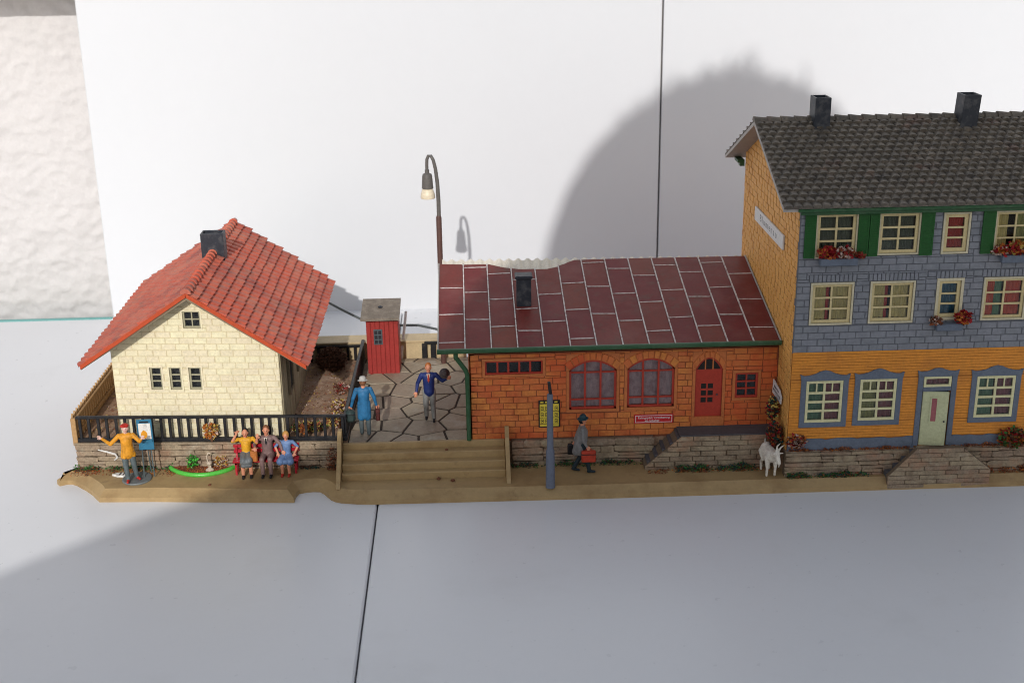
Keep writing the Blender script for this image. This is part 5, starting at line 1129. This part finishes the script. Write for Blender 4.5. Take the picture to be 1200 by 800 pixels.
fr_ = Fr(5.5, 37.5, 1, 0)
stuff('grass', tufts(strip(fr_, 0.9, 3.5, 0.08, 0.25, ZB, 0.16), 700, 0.06, GM + [GRASSD], 7), GM + [GRASSD], 'green flock along the foot of the loading ramp', 'grass')
stuff('flock', tufts(strip(fr_, 0.2, 4.2, 0.12, 0.3, ZB, 0.05), 400, 0.05, RM, 8), RM, 'russet flock in front of the loading ramp', 'flock')
ft_ = Fr(9.85, 36.72, 1, 0)
stuff('grass', tufts(strip(ft_, 0.15, 2.6, 0.08, 0.2, ZB, 0.14), 600, 0.06, GM + [GRASSD], 9), GM + [GRASSD], 'green flock along the foot of the tall house wall', 'grass')
stuff('flock', tufts(strip(ft_, 6.3, 8.6, 0.08, 0.22, ZB, 0.16), 500, 0.06, RM, 10), RM, 'russet flock right of the house door steps', 'flock')
stuff('flock', tufts(strip(ft_, 0.2, 3.9, -0.02, 0.06, 1.2, 0.08), 700, 0.05, RM, 11), RM, 'russet flock on the wall ledge left of the house door', 'flock')
stuff('flock', tufts(strip(ft_, 5.4, 8.6, -0.02, 0.06, 1.2, 0.1), 600, 0.05, RM, 12), RM, 'russet flock on the wall ledge right of the house door', 'flock')
stuff('flock', tufts(lambda r: (r.uniform(-12.6, -4.3), r.uniform(39.4, 45.9), ZP), 2600, 0.05, [FLOCKR, FLOCKB, FLWH, FLYEL], 13, 0.5), [FLOCKR, FLOCKB, FLWH, FLYEL], 'brown straw flock scattered over the garden', 'flock')
plant('dried_flowers', 'red and yellow dried flowers hanging in the corner above the goat', 'flowers', (9.62, 37.2, 1.55), (0.22, 0.3, 0.42), 420, 0.12, [FLRED, FLORA, FLOCKB, GRASSD, FLOCKB], 21)
plant('dried_flowers', 'brown seed heads below the small white sign in the corner', 'flowers', (9.62, 37.7, 2.25), (0.15, 0.2, 0.38), 200, 0.12, [FLOCKB, FLYEL, GRASSD, FLRED], 22)
plant('dried_flowers', 'orange flower bunch at the lower corner of the yellow wall', 'flowers', (10.15, 36.6, 1.56), (0.30, 0.14, 0.22), 260, 0.12, [FLORA, FLRED, FLOCKB, FLWH], 23)
plant('dried_flowers', 'red and green flower bunch on the ledge right of the door', 'flowers', (17.0, 36.55, 1.5), (0.45, 0.16, 0.33), 420, 0.13, [FLRED, FLORA, GRASSM, FLOCKB], 24)
def flower_box(x0, x1, z0, z1, label, spots, seed):
    t = thing('flower_box', label, 'flower box', ((x0 + x1) / 2, 36.6, z0)); m = MB(); m.box(x0, x1, 36.46, 36.69, z0, z1, 0.02); part('planter', m, BLUETRIM, t)
    for k, (x, rx, rz_, n, mats) in enumerate(spots):
        def reg(q, x=x, rx=rx, rz_=rz_):
            a = q.uniform(0, 6.283); r = math.sqrt(q.random()); return (x + rx * r * math.cos(a), 36.55 + q.uniform(-0.13, 0.1), z1 + rz_ * (0.5 + 0.6 * r * math.sin(a)))
        me = tufts(reg, n, 0.11, mats, seed + k, 0.9, flat=0.35).mesh('blossoms', mats, fix=False); link('blossoms', me, t)
flower_box(10.5, 11.62, 7.28, 7.50, 'flower box with red and orange blossoms under the top left window', [(10.72, 0.28, 0.32, 120, [FLRED, FLORA, FLRED]), (11.2, 0.28, 0.3, 110, [FLRED, FLWH, FLOCKR]), (11.68, 0.12, 0.1, 40, [FLRED, FLOCKR])], 51)
flower_box(14.2, 15.0, 5.14, 5.36, 'flower box with a red tuft under the narrow blue curtained window', [(14.18, 0.18, 0.16, 70, [FLOCKB, FLOCKR, FLWH]), (14.98, 0.25, 0.34, 110, [FLRED, FLORA, FLRED])], 61)
flower_box(15.98, 17.1, 7.24, 7.48, 'flower box with pale and red blossoms under the top right window', [(15.98, 0.24, 0.25, 90, [FLWH, FLRED, FLORA]), (16.4, 0.24, 0.4, 90, [FLRED, FLYEL, FLORA]), (16.85, 0.26, 0.3, 100, [FLWH, FLRED])], 71)
# crumbs on the stairs and plate
CR = pm('crumb_brown', (0.16, 0.06, 0.03), 0.7, 0.3, 6)
for (x, y, z, r, lab) in ((-1.07, 37.22, ZB, 0.07, 'brown crumb at the foot of the wide stairs'), (-0.62, 37.05, ZB, 0.075, 'larger brown crumb right of the other at the foot of the stairs'), (-0.8, 37.95, 1.03, 0.05, 'dark crumb on the upper stair tread'), (-8.3, 37.3, ZB, 0.05, 'dark crumb on the plate in front of the flower bed')):
    rr = random.Random(int(x * 100)); m = MB(); m.ell((x, y, z + r * 0.5), (r, r * 0.8, r * 0.6), 9, 6); m.v = [(a + rr.uniform(-0.2, 0.2) * r, b + rr.uniform(-0.2, 0.2) * r, max(z, c + rr.uniform(-0.2, 0.2) * r)) for a, b, c in m.v]
    link('crumb', m.mesh('crumb', CR, 40), None, label=lab, category='crumb')
m = MB(); m.tube([LF(0.75, 0.12, 1.05), LF(1.05, 0.13, 0.98), LF(1.3, 0.13, 0.9), LF(1.36, 0.13, 0.78), LF(1.25, 0.13, 0.68)], [0.02, 0.03, 0.035, 0.035, 0.02], 6)
link('scrap', m.mesh('scrap', FM['white'], 50), None, label='pale bent scrap stuck to the left end of the stone wall', category='scrap')

# ------------------------------------------------------------------ the photographer behind the camera, whose shadow falls over the model
HR = pm('photographer_hair', (0.05, 0.035, 0.025), 0.7, 0.2, 1, 0); JK = pm('photographer_jacket', (0.10, 0.11, 0.13), 0.8, 0.2, 0.5, 0); SKP = pm('photographer_skin', (0.5, 0.3, 0.22), 0.6, 0.1, 1, 0)
ph = thing('person', 'photographer behind the camera, seen only by the shadow over the model', 'person', (3, -24, -45))
P = [('e', (3.4, -19.0, 33.5), (6.6, 8.6, 10.0), 'skin'), ('e', (4.1, -20.5, 34.0), (9.1, 9.2, 10.7), 'hair'), ('e', (2.6, -21.5, 29.5), (10.6, 8, 8.5), 'hair'), ('c', (3.4, -22, 24), (3.4, -20, 30), 6, 5.5, 'skin'),
     ('c', (3.4, -23, 25.2), (-15.8, -20, 17.4), 9.2, 7.0, 'top'), ('c', (3.4, -23, 25.2), (23.5, -20, 17.4), 9.2, 7.0, 'top'), ('c', (3, -24, 16), (3, -26, -18), 17, 15, 'top'),
     ('c', (-15.8, -20, 17.4), (-15, -12, 4), 6.8, 5.2, 'top'), ('c', (-15, -12, 4), (-6.5, -7, 12), 5.0, 3.2, 'top'), ('c', (23.5, -20, 17.4), (18, -12, 4), 6.8, 5.2, 'top'), ('c', (18, -12, 4), (8, -7, 12), 5.0, 3.2, 'top'),
     ('c', (-6, -26, -22), (-7, 2, -20), 9, 7, 'leg'), ('c', (12, -26, -22), (13, 2, -20), 9, 7, 'leg'), ('c', (-7, 2, -20), (-7, 0, -60), 6.5, 4.5, 'leg'), ('c', (13, 2, -20), (13, 0, -60), 6.5, 4.5, 'leg'), ('c', (-7, 0, -62), (-7, 14, -63), 4.5, 3.5, 'leg'), ('c', (13, 0, -62), (13, 14, -63), 4.5, 3.5, 'leg')]
Hn = []
for (wx_, sx) in ((-6.2, 1), (7.6, -1)):
    Pk = []; hand(Pk, (0, 0, 0), (sx * 0.5, 0.3, 0.7), (0, -1, 0.3), fist=True)
    for q in Pk: Hn.append(('c', tuple(Vector(q[1]) * 95 + Vector((wx_, -7, 12.5))), tuple(Vector(q[2]) * 95 + Vector((wx_, -7, 12.5))), q[3] * 95, q[4] * 95, 'skin'))
grow_body('photographer', P + Hn, dict(skin=SKP, hair=HR, top=JK, leg=FM['darkblue']), 0.42, (0, 0, 0), 0.0, 1.0, ph, smooth=2)

rr = random.Random(77); m = MB()
for k in range(700):                                  # short unruly strands on the crown
    a = rr.uniform(0, 2 * math.pi); b = rr.uniform(0.5, 1.5); d = Vector((math.cos(a) * math.cos(b), math.sin(a) * math.cos(b), math.sin(b)))
    p = Vector((4.1 + d.x * 8.8, -20.5 + d.y * 8.8, 34.0 + d.z * 10.3)); L = rr.uniform(0.25, 0.6) * (1.6 if rr.random() < 0.2 * d.z else 1) * max(0.25, (d.z - 0.45) / 0.5)
    d2 = (d + Vector((rr.uniform(-0.9, 0.9), rr.uniform(-0.9, 0.9), rr.uniform(-0.3, 0.6)))).normalized(); q = p + d2 * L; d3 = (d2 + Vector((rr.uniform(-1, 1), 0, rr.uniform(-1, 1))) * 0.9).normalized()
    m.tube([tuple(p), tuple(q), tuple(q + d3 * L * 0.7)], [rr.uniform(0.1, 0.2), 0.11, 0.04], 4)
part('hair', m, HR, ph)
